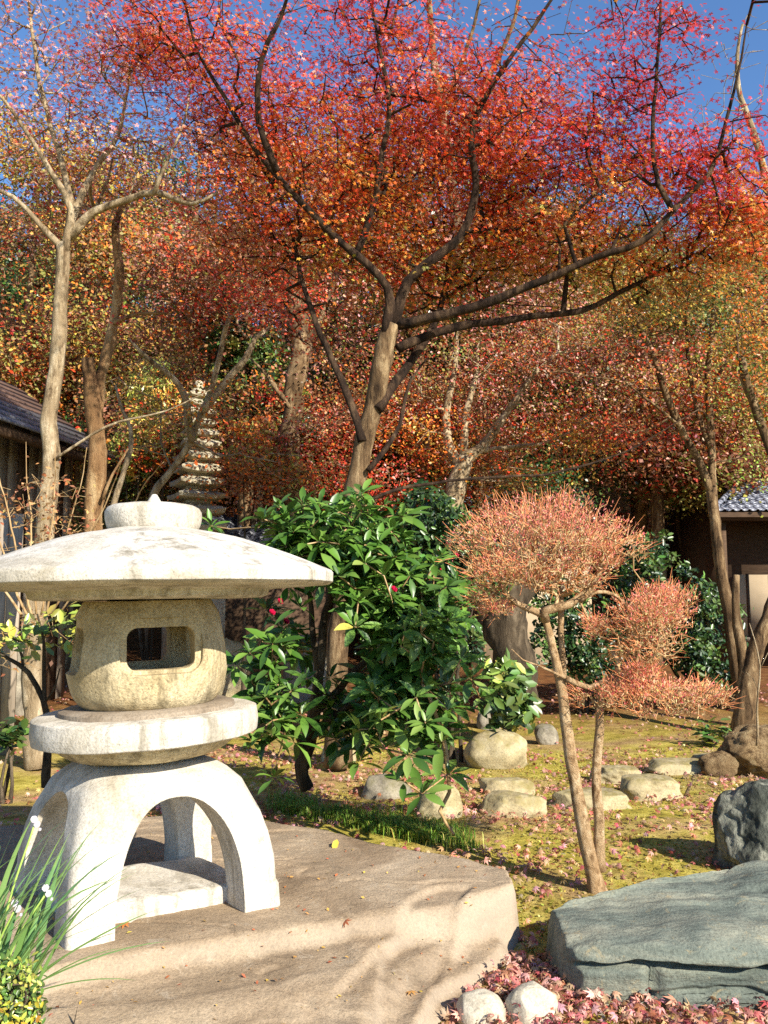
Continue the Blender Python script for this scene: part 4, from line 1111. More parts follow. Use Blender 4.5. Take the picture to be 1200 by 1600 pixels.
# camellia flowers
M_flower = leafmat('camellia_petal', 0.2, 0.2, 0.5)
def flower_mesh(name, c, petals=7, s=0.05, layers=2, mid=None, cup=0.4):
    v = []; f = []; cc = []
    for L in range(layers):
        for q_ in range(petals):
            a = 2 * math.pi * (q_ + 0.5 * L) / petals; r0 = s * (1 - 0.35 * L); w = r0 * 0.55
            ca, sa = math.cos(a), math.sin(a); b0 = len(v)
            for rr, ww, zz in ((0.05, 0.15, 0), (0.55, 1, 0.3), (1.0, 0.55, cup + 0.3 * L)):
                for sg in (-1, 1): v.append((r0 * rr * ca - sg * w * ww * sa, r0 * rr * sa + sg * w * ww * ca, zz * r0 + 0.004 * L))
            f += [(b0, b0 + 1, b0 + 3, b0 + 2), (b0 + 2, b0 + 3, b0 + 5, b0 + 4)]
            cc += [c] * 6
    return mesh_np(name, np.array(v), np.array(f), np.array(cc))
fl = flower_mesh('camellia_flower', srgb(176, 18, 62), 6, 0.055, 3, cup=0.75)
def flower(parent, p, facing=(0.55, -0.6, 0.55), s=1.0, me=None, name='flower', mat=None):
    o = link(name, me or fl, mat or M_flower, parent)
    o.location = Vector(p) - parent.location
    o.rotation_euler = Vector(facing).to_track_quat('Z', 'Y').to_euler(); o.scale = (s, s, s)
    return o
for a, b_ in ((689, 892), (684, 937), (713, 868), (668, 905)): flower(cam_b, W(a, b_, 8.45), s=0.40)
bush('evergreen_shrub', 'dark glossy evergreen between the slender maple and the tiled house', [blob(1070, 960, 90, 70, 12.6, 0.7, 120, r1), blob(1010, 890, 70, 60, 12.8, 0.6, 80, r1), blob(1110, 1030, 60, 50, 12.2, 0.5, 70, r1), blob(960, 960, 60, 60, 12.8, 0.6, 60, r1)], 6500, (0.07, 0.12), EV, seed=63, group=SHG, stems=3, stem_r=0.03, foot=tuple(W(1060, 950, 12.6)[:2]))
bush('evergreen_shrub', 'dense deep green tree-sized evergreen beyond the stone pagoda', [blob(400, 600, 80, 90, 15.5, 1.0, 190, r1), blob(360, 540, 50, 40, 15.5, 0.8, 70, r1), blob(440, 660, 60, 60, 15.4, 0.8, 90, r1)], 9000, (0.08, 0.14), [(DGRN, 3), (GRN, 4), (LGRN, 0.6)], seed=64, group=SHG, stems=2, stem_r=0.09, foot=tuple(W(400, 700, 15.5)[:2]))
bush('evergreen_shrub', 'black-green evergreen in the gap above the tiled house', [blob(1070, 640, 60, 50, 20.2, 0.9, 100, r1), blob(1130, 650, 50, 40, 20.2, 0.8, 80, r1), blob(1040, 690, 50, 40, 20.2, 0.8, 70, r1)], 6000, (0.10, 0.17), EV, seed=65, group=SHG, stems=1, stem_r=0.08, foot=tuple(W(1090, 700, 20.2)[:2]))
bush('bright_shrub', 'bright yellow-green shrub lit above the tiled roof', [blob(1168, 655, 38, 36, 19.6, 0.7, 90, r1)], 3400, (0.09, 0.15), [(LGRN, 5), (YEL, 2), (GRN, 2)], seed=66, group=SHG, stems=2, stem_r=0.06, foot=tuple(W(1168, 700, 19.6)[:2]))
bush('bamboo_clump', 'yellow-green bamboo clump beyond the crooked tree', [blob(240, 640, 50, 80, 14.5, 0.6, 90, r1), blob(210, 700, 40, 50, 14.5, 0.6, 50, r1)], 4000, (0.10, 0.18), [(YEL, 3), (LGRN, 4), (OLI, 2)], seed=67, group=SHG, tmpl=LEAF_NARROW, foot=tuple(W(240, 700, 14.5)[:2]), cat='bamboo')
bush('evergreen_shrub', 'low dark hedge in deep shade under the big maple', [blob(620, 960, 90, 60, 11.5, 0.5, 90, r1), blob(700, 1000, 70, 50, 11.2, 0.5, 70, r1), blob(560, 900, 70, 60, 11.8, 0.5, 60, r1)], 5200, (0.06, 0.11), EV, seed=68, group=SHG, foot=tuple(W(640, 1000, 11.5)[:2]))
bush('evergreen_shrub', 'low evergreen beneath the far end of the clipped shrub', [blob(900, 1010, 70, 50, 12.0, 0.5, 80, r1), blob(960, 1060, 50, 40, 11.8, 0.4, 50, r1), blob(870, 940, 50, 50, 12.2, 0.5, 50, r1)], 4200, (0.06, 0.11), EV, seed=69, group=SHG, foot=tuple(W(910, 1020, 12.0)[:2]))
bush('golden_shrub', 'thin russet shrub in front of the dark shed roof', [blob(400, 690, 50, 40, 12.4, 0.5, 70, r1), blob(440, 740, 60, 30, 12.4, 0.5, 70, r1)], 2800, (0.05, 0.08), [(BRN, 4), (ORA, 3), (OLI, 3)], mat=M_leafb, seed=70, group=SHG, stems=2, stem_r=0.03, tmpl=DIA, foot=tuple(W(380, 800, 12.4)[:2]))
bush('leafy_sapling', 'young upright plant with narrow leaves before the dark trunk', [blob(795, 1060, 30, 22, 8.8, 0.15, 18, r1), blob(800, 1110, 36, 24, 8.7, 0.15, 22, r1)], 360, (0.13, 0.19), [(GRN, 4), (LGRN, 1)], seed=71, group=SHG, tmpl=LEAF_OVAL, foot=tuple(W(800, 1120, 8.7)[:2]), sig=0.07, cat='plant')
bush('leafy_seedling', 'small broad-leaved plant on the moss near the forked trunk', [blob(1110, 1146, 34, 10, 9.6, 0.15, 16, r1)], 64, (0.10, 0.16), [(GRN, 4), (LGRN, 1)], seed=72, group=SHG, stems=3, foot=tuple(W(1110, 1150, 9.6)[:2]), sig=0.05, cat='plant', nrm=(0, 0, 1), spread=0.4)
bush('leafy_seedling', 'dark fern-like plant beside the pale trunk at the edge', [blob(10, 1150, 24, 14, 7.0, 0.12, 18, r1)], 90, (0.09, 0.14), [(GRN, 4), (DGRN, 2)], seed=73, group=SHG, stems=3, foot=tuple(W(10, 1160, 7.0)[:2]), sig=0.05, cat='plant', nrm=(0, 0, 1), spread=0.4)
# bare-stemmed shrub beside the lantern
lm = [limb([(72, 1112), (66, 1090), (40, 1050), (10, 1030), (-20, 1010)], [5.0, 5.0], [0.018, 0.014, 0.006], 0.06),
  limb([(70, 1105), (64, 1050), (66, 1000), (60, 960)], [5.0, 5.0], [0.014, 0.010, 0.005], 0.06),
  limb([(36, 1048), (26, 1010), (8, 985)], [5.0, 5.1], [0.009, 0.004], 0.06),
  limb([(72, 1095), (84, 1065), (90, 1040)], [5.0, 4.9], [0.008, 0.003], 0.06),
  limb([(72, 1230), (73, 1170), (72, 1105)], [5.0, 5.0], [0.026, 0.022, 0.018], 0.06)]
r1 = np.random.default_rng(74)
tree('bare_stemmed_shrub', 'thin dark-stemmed shrub with few green leaves at the lantern ring', 'shrub', [lm[4]] + lm[:4], 1, [bb(66, 980, 24, 24, 10, [(GRN, 3), (LGRN, 2)], 5.0, 0.12), bb(12, 985, 26, 14, 6, [(GRN, 3), (LGRN, 2)], 5.0, 0.12), bb(84, 1000, 14, 20, 4, [(LGRN, 3)], 5.0, 0.1)],
  B_dark, M_evergreen, k=4, sig=(0.04, 0.04, 0.04), size=(0.06, 0.10), tmpl=LEAF_OVAL, seed=75, tip=0.002)
# dry twiggy thicket
S2 = [(BRN, 4), (np.array(srgb(190, 150, 96)), 4), (np.array(srgb(120, 84, 50)), 3)]
lm = [limb([(60 + d * 0.3, 960), (60 + d, 860), (60 + d * 1.6, 760), (60 + d * 1.9, 690 + abs(d) * 0.3)], [6.6 + 0.01 * d, 6.6], [0.009, 0.006, 0.002], 0.08, 0.02) for d in (-90, -60, -35, -10, 15, 40, 70, 100)]
r1 = np.random.default_rng(76)
tree('dry_thicket', 'tangle of dry straw-coloured twigs with curled leaves above the lantern roof', 'shrub', lm, len(lm), [bb(30, 790, 80, 80, 150, S2, 6.7, 0.4), bb(110, 820, 50, 60, 80, S2, 6.7, 0.4), bb(30, 1010, 70, 60, 50, S2, 7.2, 0.3)],
  B_twig, M_leafb, k=3, sig=(0.05, 0.05, 0.05), size=(0.03, 0.055), tmpl=DIA, seed=77, tip=0.0016, base=(W(60, 960, 6.6).x, 6.6, 0.0))

# ------------------------------------------------------------------ thirteen-storey stone pagoda
PY = 13.6
M_pag = stone('pagoda_stone', srgb(168, 158, 132), srgb(118, 108, 82), srgb(190, 182, 158), 3.0, 60, 0.5, 0.01, lichen=srgb(120, 116, 70))
pz = lambda py: W(306, py, PY).z
pag = empty('stone_pagoda', (W(306, 800, PY).x, PY, gz(W(306, 800, PY).x, PY)), R(28))
tag(pag, 'weathered many-tiered stone pagoda with tapering stacked roofs and ringed finial', 'pagoda')
zoff = pag.location.z
rows = [(832, 46), (806, 44), (783, 43), (762, 41), (741, 39), (721, 37), (702, 35), (684, 32), (667, 29), (651, 27), (636, 25), (622, 23)]
sc = PY / FPX
def roof_tier(half, zb, h, name):
    """square stone roof: hollow-curved slopes and upturned corners"""
    n = 9; v = []; f = []
    levels = [(0.62, 0.0, 0), (0.96, 0.08 * h, 1), (1.0, 0.42 * h, 1), (0.78, 0.70 * h, 0.5), (0.55, 0.92 * h, 0.2), (0.50, h, 0)]
    for k, z, lift in levels:
        for s in range(4):
            for q_ in range(n - 1):
                u = -1 + 2 * q_ / (n - 1)
                a, b_ = u, -1.0
                for _ in range(s): a, b_ = -b_, a
                v.append((a * half * k, b_ * half * k, zb + z + lift * 0.18 * h * abs(u) ** 2.5))
    m_ = 4 * (n - 1)
    for L in range(len(levels) - 1):
        for q_ in range(m_): f.append((L * m_ + q_, L * m_ + (q_ + 1) % m_, (L + 1) * m_ + (q_ + 1) % m_, (L + 1) * m_ + q_))
    f += [tuple(range(m_ - 1, -1, -1)), tuple((len(levels) - 1) * m_ + q_ for q_ in range(m_))]
    me = bpy.data.meshes.new(name)
    v = roughen(np.array(v), 0.02, 4.0, int(zb * 10)); me.from_pydata([tuple(x) for x in v], [], f); return me
for i, (py, hw) in enumerate(rows):
    zb = pz(py) - zoff; nxt = pz(rows[i + 1][0]) - zoff if i + 1 < len(rows) else zb + 0.12
    h = nxt - zb
    o = link('roof_tier', roof_tier(hw * sc * 0.86, zb, h * 0.80, 'roof_tier'), M_pag, pag)
    mb = MB(); mb.box((0, 0, zb + h * 0.9), (hw * sc * 0.86, hw * sc * 0.86, h * 0.34)); mb.build('storey', M_pag, pag)
mb = MB(); mb.box((0, 0, (pz(832) - zoff - 0.5) / 2 + 0.25), (0.78, 0.78, pz(832) - zoff - 0.46)); mb.build('shaft', M_pag, pag)
mb = MB(); mb.box((0, 0, 0.18), (1.3, 1.3, 0.5), 0, 0.9); mb.build('foundation', M_pag, pag)
zt_ = pz(622) - zoff
prof = [(0.0005, pz(594) - zoff), (0.05, pz(596) - zoff), (0.075, pz(600) - zoff)]
for py in range(603, 626, 5): prof += [(0.05, pz(py) - zoff), (0.085, pz(py + 2) - zoff), (0.05, pz(py + 4) - zoff)]
prof += [(0.14, pz(630) - zoff), (0.0005, pz(631) - zoff)]
v, f = lathe(prof, 20)
link('finial', clean(mesh_np('finial', v, f, smooth=True)), M_pag, pag)

# ------------------------------------------------------------------ buildings
M_tile = plain('grey_roof_tile', srgb(126, 130, 142), 0.35, 0.6, 0.18, 3)
M_tiled = plain('dark_roof_tile', srgb(64, 66, 74), 0.45, 0.5, 0.3, 3)
M_wood = plain('weathered_timber', srgb(78, 60, 44), 0.8, 0.2, 0.35, 6, (1, 1, 6))
M_plank = plain('grey_board', srgb(146, 132, 114), 0.8, 0.2, 0.35, 5, (5, 5, 0.6))
M_plaster = plain('tan_plaster', srgb(184, 164, 134), 0.9, 0.1, 0.12, 2)
M_tin = plain('blue_grey_sheet', srgb(104, 104, 108), 0.45, 0.4, 0.25, 3)
M_rbrown = plain('brown_roof_board', srgb(124, 98, 84), 0.75, 0.25, 0.3, 4, (1, 4, 1))
def tile_mesh(w, l):
    """a curved pan with its roll, overlapping the next course"""
    prof = [(-0.5, 0.018), (-0.42, 0.05), (-0.30, 0.062), (-0.18, 0.05), (-0.1, 0.018), (0.1, 0.0), (0.3, 0.0), (0.5, 0.02)]
    v = []; n = len(prof)
    for y, dz in ((0.0, 0.0), (l * 1.08, 0.035)):
        v += [(x * w, y, z * w / 0.24 + (0.035 - dz)) for x, z in prof]
    v += [(x * w, 0.0, z * w / 0.24 + 0.012) for x, z in prof]
    f = [(k, k + 1, n + k + 1, n + k) for k in range(n - 1)] + [(2 * n + k, 2 * n + k + 1, k + 1, k) for k in range(n - 1)]
    me = bpy.data.meshes.new('tile'); me.from_pydata(v, [], f)
    for p_ in me.polygons: p_.use_smooth = True
    return me
def tiled_roof(root, org, rz, cols, courses, w, l, pitch, mat, hip_left=False, deck=M_wood):
    """tile by tile from the eave up the slope; org is the left end of the eave in the thing's own axes"""
    base = empty('roof'); base.parent = root; base.location = org; base.rotation_euler = (0, 0, rz)
    me = tile_mesh(w, l); me.materials.append(mat)
    cp_, sp_ = math.cos(pitch), math.sin(pitch)
    for j in range(courses):
        for i in range(cols):
            if hip_left and i * w < j * l * cp_ * 0.9: continue
            o = bpy.data.objects.new('tile', me); COL.objects.link(o); o.parent = base
            o.location = ((i + 0.5) * w, j * l * cp_, j * l * sp_ + 0.01); o.rotation_euler = (pitch, 0, 0)
    wd, ln = cols * w, courses * l
    x0 = ln * cp_ * 0.9 if hip_left else 0.0
    me2 = bpy.data.meshes.new('deck'); t = 0.08
    q_ = [(0, 0, 0), (wd, 0, 0), (wd, ln * cp_, ln * sp_), (x0, ln * cp_, ln * sp_)]
    me2.from_pydata([(a, b_, c_ - 0.02) for a, b_, c_ in q_] + [(a, b_, c_ - t - 0.02) for a, b_, c_ in q_], [], [(0, 1, 2, 3), (7, 6, 5, 4), (0, 4, 5, 1), (1, 5, 6, 2), (2, 6, 7, 3), (3, 7, 4, 0)])
    link('roof_deck', me2, deck, base)
    return base
# house with a grey tiled roof at the far side
HY = 17.0
hc = W(1116, 800, HY)
house = empty('tiled_house', (hc.x, HY, gz(hc.x, HY)))
tag(house, 'house with pale grey tiled hip roof beside the slender maple', 'house')
ez = hc.z - house.location.z
pit = R(33)
tiled_roof(house, (0, 0, ez), 0.0, 17, 9, 0.165, 0.17, pit, M_tile, hip_left=True)
rows_ = 9 * 0.17
hip = np.array([(-0.02, -0.02, ez + 0.05, 0.06), (rows_ * math.cos(pit) * 0.9, rows_ * math.cos(pit), ez + rows_ * math.sin(pit) + 0.06, 0.06)])
link('hip_ridge', tubes_mesh('hip_ridge', [catmull(np.vstack([hip[0], hip.mean(0), hip[1]]), 0.15)], 8, 0.3, 4), M_tile, house)
up0 = (rows_ * math.cos(pit) * 0.9 - 0.05, rows_ * math.cos(pit) + 0.1, ez + rows_ * math.sin(pit) + 0.35)
tiled_roof(house, up0, 0.0, 12, 8, 0.165, 0.17, R(36), M_tile)
mb = MB(); mb.box((2.6, 2.9, ez / 2 + 0.1), (4.4, 3.6, ez + 0.7)); mb.build('wall', M_wood, house)
mb = MB(); mb.box((1.6, 0.10, ez - 0.10), (3.0, 0.07, 0.12)); mb.build('eave_beam', M_wood, house)
for x in (0.28, 1.5, 2.7):
    mb = MB(); mb.box((x, 0.35, ez / 2 - 0.1), (0.11, 0.11, ez)); mb.build('post', M_wood, house)
mb = MB(); mb.box((1.9, 1.02, 1.25), (2.3, 0.06, 1.3)); mb.build('wall_panel', M_plaster, house)
for x in (1.0, 1.5, 2.0, 2.5):
    mb = MB(); mb.box((x, 0.97, 1.25), (0.05, 0.05, 1.34)); mb.build('batten', M_wood, house)
mb = MB(); mb.box((1.9, 0.93, 0.57), (2.5, 0.14, 0.09)); mb.build('sill', M_plank, house)
# far roof glimpsed between the trees
fc = W(585, 800, 18.4)
far = empty('far_house', (fc.x, 18.4, gz(fc.x, 18.4)))
tag(far, 'low house whose pale tiled roof glints through the russet leaves', 'house')
ez = W(600, 792, 18.4).z - far.location.z
tiled_roof(far, (0, 0, ez), R(2), 20, 6, 0.24, 0.2, R(30), M_tile)
mb = MB(); mb.box((2.4, 1.3, ez / 2 - 0.05), (4.6, 1.8, ez)); mb.build('wall', M_plaster, far)
# dark shed behind the pagoda
dc = W(300, 880, 14.9)
shed = empty('dark_shed', (W(290, 860, 14.9).x, 14.9, gz(-3.5, 14.9)))
tag(shed, 'low shed with black shaded tile roof behind the stone pagoda', 'shed')
ez = W(300, 858, 14.9).z - shed.location.z
tiled_roof(shed, (0, 0, ez), R(-8), 10, 6, 0.24, 0.22, R(30), M_tiled)
mb = MB(); mb.box((1.3, 1.0, ez / 2 - 0.05), (2.2, 1.4, ez)); mb.build('wall', M_wood, shed)
# old timber building at the edge
ex0, ex1 = W(-120, 620, 9.2), W(190, 716, 13.6)
d_ = Vector((ex1.x - ex0.x, ex1.y - ex0.y)); ln = d_.length; rz_ = math.atan2(d_.y, d_.x)
barn = empty('timber_building', (ex0.x, ex0.y, 0.0), rz_)
tag(barn, 'old timber building with brown and blue-grey board roof behind the pale tree', 'building')
ez = 0.5 * (ex0.z + ex1.z)
pit = R(34)
for i in range(9):
    s0 = i * 0.26
    mt = M_tin if i < 4 else M_rbrown
    mb = MB()
    cp_, sp_ = math.cos(pit), math.sin(pit)
    v = []
    for s, dz in ((s0, 0.03), (s0 + 0.29, 0.0)):
        for x in (0, ln):
            v += [(x, s * cp_, ez + s * sp_ + dz), (x, s * cp_, ez + s * sp_ + dz - 0.04)]
    mb.add(v, [(0, 2, 6, 4), (1, 5, 7, 3), (0, 1, 3, 2), (4, 6, 7, 5), (0, 4, 5, 1), (2, 3, 7, 6)])
    mb.build('roof_board', mt, barn)
nb = int(ln / 0.24)
for i in range(nb):
    mb = MB(); mb.box(((i + 0.5) * 0.24, 0.75 + 0.006 * (i % 3), ez / 2 + 0.2), (0.228, 0.03, ez + 0.35)); mb.build('wall_board', M_plank if i % 4 else M_wood, barn)
mb = MB(); mb.box((ln / 2, 0.12, ez - 0.10), (ln, 0.10, 0.12)); mb.build('eave_beam', M_wood, barn)
# weathered board fence low at the edge
fa = W(-135, 880, 9.0)
fence = empty('board_fence', (fa.x, 9.0, 0.0))
tag(fence, 'grey weathered board fence behind the dry thicket', 'fence')
fh = W(0, 800, 9.0).z
for i in range(8):
    mb = MB(); mb.box((i * 0.15, 0.01 * (i % 2), fh / 2 - 0.02 * (i % 3)), (0.14, 0.025, fh)); mb.build('board', M_plank, fence)
mb = MB(); mb.box((0.52, 0.05, fh * 0.8), (1.2, 0.05, 0.08)); mb.build('rail', M_wood, fence)
# ------------------------------------------------------------------ rhododendron with large leaves in whorls
def big_leaf(seed, bend=0.18, width=0.30, fold=0.10):
    """one long oval leaf, keeled along its midrib and curved; length 1 from the stalk"""
    v = []; f = []; rg = np.random.default_rng(seed)
    ts = [0.0, 0.08, 0.25, 0.45, 0.65, 0.85, 1.0]; ws = [0.03, 0.08, 0.72, 1.0, 0.95, 0.5, 0.02]
    tw = rg.uniform(-0.15, 0.15)
    for t, w in zip(ts, ws):
        z = -bend * t * t; y = t * (1 - 0.08 * t)
        w2 = width * 0.5 * w
        v += [(-w2, y, z + fold * w * 0.5 + tw * t * 0.1), (0, y, z), (w2, y, z + fold * w * 0.5 - tw * t * 0.1)]
    for k in range(len(ts) - 1):
        a = 3 * k; f += [(a, a + 1, a + 4, a + 3), (a + 1, a + 2, a + 5, a + 4)]
    return np.array(v), np.array(f)
BIG = [big_leaf(s, b, w) for s, b, w in ((1, 0.10, 0.30), (2, 0.22, 0.28), (3, 0.35, 0.31), (4, 0.05, 0.27))]
tintstops = [(0.0, srgb(56, 86, 34)), (0.4, srgb(84, 118, 46)), (0.75, srgb(112, 140, 62)), (0.97, srgb(126, 148, 74)), (0.985, srgb(186, 172, 80)), (1.0, srgb(180, 168, 78))]
M_rho = leafmat('rhododendron_leaf', 0.16, 0.5, 0.38, tint=tintstops)
RY = 6.2
# whorl centres measured in the photo: column, row, distance
WH = []
r2 = np.random.default_rng(90)
def fill(cx, cy, rx, ry, Y, dY, n): 
    for p in blob(cx, cy, rx, ry, Y, dY, n, r2): WH.append(p)
for a, b_, Y in ((435, 790, 5.9), (475, 790, 6.0), (565, 770, 6.1), (600, 790, 6.2), (440, 830, 5.8), (500, 810, 5.8), (530, 850, 5.7), (565, 800, 5.9), (590, 850, 5.8), (610, 830, 6.0), (480, 850, 5.7), (530, 800, 6.0), (460, 870, 5.8), (620, 870, 5.9), (570, 880, 5.6), (600, 900, 5.7), (640, 900, 5.9), (530, 900, 5.6), (560, 940, 5.6), (610, 930, 5.7), (655, 920, 6.0), (490, 900, 5.8), (450, 915, 5.9), (470, 950, 5.8), (555, 980, 5.6),
                 (415, 1090, 5.5), (425, 1150, 5.4), (455, 1080, 5.6), (390, 1020, 5.8), (460, 1160, 5.6), (480, 1060, 5.8), (370, 1040, 6.0), (330, 822, 6.3), (395, 1160, 5.6), (428, 1215, 5.8),
                 (595, 1125, 5.3), (665, 1130, 5.2), (640, 1180, 5.2), (620, 1110, 5.4), (700, 1110, 5.4), (735, 1060, 5.5), (630, 1220, 5.3), (560, 1140, 5.5), (650, 1090, 5.3), (690, 1160, 5.4), (600, 1170, 5.4), (660, 1240, 5.3), (720, 1030, 5.6), (580, 1080, 5.5), (750, 1090, 5.6), (560, 1190, 5.6), (700, 1210, 5.5)):
    WH.append(np.array(W(a, b_, Y)))
fill(545, 850, 110, 75, 6.2, 0.40, 105)
fill(520, 870, 90, 60, 5.9, 0.2, 26)
fill(540, 1110, 60, 70, 6.2, 0.25, 26)
fill(420, 1060, 50, 90, 5.9, 0.2, 14)
fill(450, 820, 50, 50, 5.9, 0.2, 16)
fill(660, 1000, 80, 70, 5.9, 0.40, 95)
fill(640, 1100, 80, 60, 5.8, 0.35, 60)
fill(600, 950, 60, 40, 6.0, 0.3, 34)
fill(440, 1000, 50, 60, 6.3, 0.3, 12)
fill(680, 930, 60, 60, 6.1, 0.3, 30)
fill(430, 1120, 50, 50, 5.7, 0.25, 12)
WH = np.array(WH)
rb_ = G(478, 1222)
rho = empty('rhododendron', (rb_.x, 6.35, gz(rb_.x, 6.35)))
tag(rho, 'large-leaved green rhododendron bush growing between lantern and maple trunk', 'shrub')
off = np.array(rho.location)
stems = [limb([(480, 1232), (474, 1180), (486, 1110), (500, 1040), (510, 960), (540, 880), (555, 810)], [6.35, 6.0], [0.05, 0.045, 0.034, 0.026, 0.012], 0.08, 0.02),
  limb([(476, 1200), (494, 1140), (500, 1060), (490, 980), (480, 900), (470, 820)], [6.35, 6.0], [0.034, 0.028, 0.02, 0.010], 0.08, 0.02),
  limb([(486, 1120), (540, 1060), (590, 1010), (640, 960), (670, 930)], [6.3, 5.9], [0.03, 0.02, 0.010], 0.08, 0.02),
  limb([(480, 1160), (530, 1110), (580, 1080), (640, 1070), (700, 1060)], [6.3, 5.6], [0.028, 0.02, 0.010], 0.08, 0.02),
  limb([(478, 1180), (460, 1150), (440, 1120), (425, 1100)], [6.3, 5.6], [0.02, 0.014, 0.008], 0.08, 0.01),
  limb([(660, 1070), (690, 1150), (705, 1240), (690, 1270), (715, 1306)], [5.6, 5.45], [0.014, 0.014, 0.010], 0.08, 0.01)]
for L in stems:
    o = link('stem', tubes_mesh('stem', [L], 8, 0.25, 5), B_twig if L is stems[5] else B_dark, rho); o.location = -off
A, B, ra, rb = grow(stems, WH, bf=0.3, seg=0.15, rg=r2, tip=0.005, wob=0.08)
o = link('twigs', sticks_mesh('twigs', A, B, ra, rb, 5), B_twig, rho); o.location = -off; o['kind'] = 'stuff'
L_all = []
for w in WH:
    ax = np.array([r2.normal() * 0.25 + 0.10, r2.normal() * 0.25 - 0.35, 0.9]); ax /= np.linalg.norm(ax)
    ws = r2.uniform(0.7, 1.15); n = r2.integers(6, 11); ph = r2.uniform(0, 6.28)
    u = np.cross(ax, [0.2, 0.9, 0.1]); u /= np.linalg.norm(u); v_ = np.cross(ax, u)
    for k_ in range(n):
        a = ph + 2 * math.pi * k_ / n + r2.normal() * 0.2
        el = r2.normal() * 0.35 + 0.1
        d = (u * math.cos(a) + v_ * math.sin(a)) * math.cos(el) + ax * math.sin(el)
        d /= np.linalg.norm(d)
        zz = ax - d * (ax @ d); zz /= np.linalg.norm(zz)
        xx = np.cross(d, zz)
        L_all.append((w + d * 0.012, xx, d, zz, ws * r2.uniform(0.13, 0.22), r2.integers(0, 4)))
    for k_ in range(3):   # upright young leaves at the centre
        a = r2.uniform(0, 6.28); el = r2.uniform(0.7, 1.2)
        d = (u * math.cos(a) + v_ * math.sin(a)) * math.cos(el) + ax * math.sin(el); zz = ax - d * (ax @ d); zz /= np.linalg.norm(zz) + 1e-9
        L_all.append((w, np.cross(d, zz), d, zz, r2.uniform(0.07, 0.11), 3))
# the leaves nearest the camera are single leaves, the rest one mass
L_all.sort(key=lambda q_: q_[0][1])
leaf_me = []
for i, (tv, tf) in enumerate(BIG):
    leaf_me.append(mesh_np('leaf', tv, tf, np.tile(np.array([[1.0, 1.0, 1.0]]), (len(tv), 1)), smooth=True)); leaf_me[-1].materials.append(M_rho)
for (p, x, y, z, s, k_) in L_all[:300]:
    o = bpy.data.objects.new('leaf', leaf_me[k_]); COL.objects.link(o); o.parent = rho
    M_ = Matrix(((x[0] * s, y[0] * s, z[0] * s, p[0] - off[0]), (x[1] * s, y[1] * s, z[1] * s, p[1] - off[1]), (x[2] * s, y[2] * s, z[2] * s, p[2] - off[2]), (0, 0, 0, 1)))
    o.matrix_basis = M_
vv, ff, cc, n = [], [], [], 0
M_rho2 = leafmat('rhododendron_leaf_mass', 0.16, 0.5, 0.38)
cl = np.array([srgb(58, 92, 30), srgb(84, 120, 42), srgb(104, 136, 56), srgb(70, 100, 44)])
for (p, x, y, z, s, k_) in L_all[300:]:
    tv, tf = BIG[k_]
    vv.append(p + s * (tv[:, 0:1] * x + tv[:, 1:2] * y + tv[:, 2:3] * z)); ff.append(tf + n); n += len(tv)
    cc.append(np.tile(cl[r2.integers(4)] * r2.uniform(0.8, 1.2), (len(tv), 1)))
o = link('foliage', mesh_np('foliage', np.vstack(vv), np.vstack(ff), np.vstack(cc), smooth=True), M_rho2, rho); o.location = -off; o['kind'] = 'stuff'
for a, b_, Y in ((424, 958, 5.75), (437, 941, 5.8), (614, 922, 5.55), (446, 972, 5.9)): flower(rho, W(a, b_, Y), s=0.42)

# ------------------------------------------------------------------ clipped shrub with rosy twig tips (two stems, tiered pads)
TY = 4.62
tbase = G(930, 1398)
TY = tbase.y + 0.03
lm = [limb([(936, 1404), (930, 1370), (915, 1310), (902, 1230), (890, 1150), (878, 1080), (862, 1010), (850, 962)], [TY, TY + 0.05], [0.070, 0.046, 0.037, 0.033, 0.030, 0.027, 0.023, 0.020], 0.05),
  limb([(938, 1360), (936, 1300), (934, 1220), (940, 1140), (938, 1090)], [TY + 0.02, TY], [0.035, 0.028, 0.025, 0.022, 0.017], 0.05),
  limb([(852, 970), (850, 955), (890, 945), (918, 922), (938, 895), (945, 860)], [TY, TY - 0.05], [0.024, 0.022, 0.014, 0.008], 0.05),
  limb([(852, 962), (820, 950), (790, 930), (770, 890)], [TY, TY], [0.02, 0.014, 0.006], 0.05),
  limb([(880, 1090), (876, 1000), (874, 930), (862, 880)], [TY + 0.1, TY + 0.1], [0.02, 0.018, 0.008], 0.05),
  limb([(906, 940), (930, 925), (960, 930), (990, 960)], [TY - 0.05, TY], [0.013, 0.010, 0.005], 0.05),
  limb([(884, 1060), (920, 1075), (950, 1060), (990, 1040), (1020, 1010)], [TY, TY + 0.05], [0.018, 0.014, 0.006], 0.05),
  limb([(938, 1110), (980, 1090), (1020, 1080), (1060, 1075)], [TY, TY], [0.014, 0.010, 0.005], 0.05),
  limb([(884, 1060), (840, 1040), (812, 1030), (795, 1015)], [TY, TY - 0.1], [0.008, 0.005, 0.003], 0.05)]
r1 = np.random.default_rng(95)
def pad(cx, cy, rx, ry, dY, n):
    """a clipped cushion: crowded near its top surface"""
    out_ = []
    m_ = max(4, n // 45)
    for q_ in range(m_):
        a, b_, c_ = r1.normal(size=3); k_ = math.sqrt(a * a + b_ * b_ + c_ * c_) / (r1.random() ** 0.4) + 1e-6
        fx, fy, fd = a / k_, b_ / k_, c_ / k_
        out_.append(blob(cx + rx * 0.78 * fx, cy + ry * 0.72 * fy, rx * 0.36, ry * 0.40, TY + dY * 0.7 * fd, dY * 0.42, n // m_, r1))
    return np.vstack(out_)
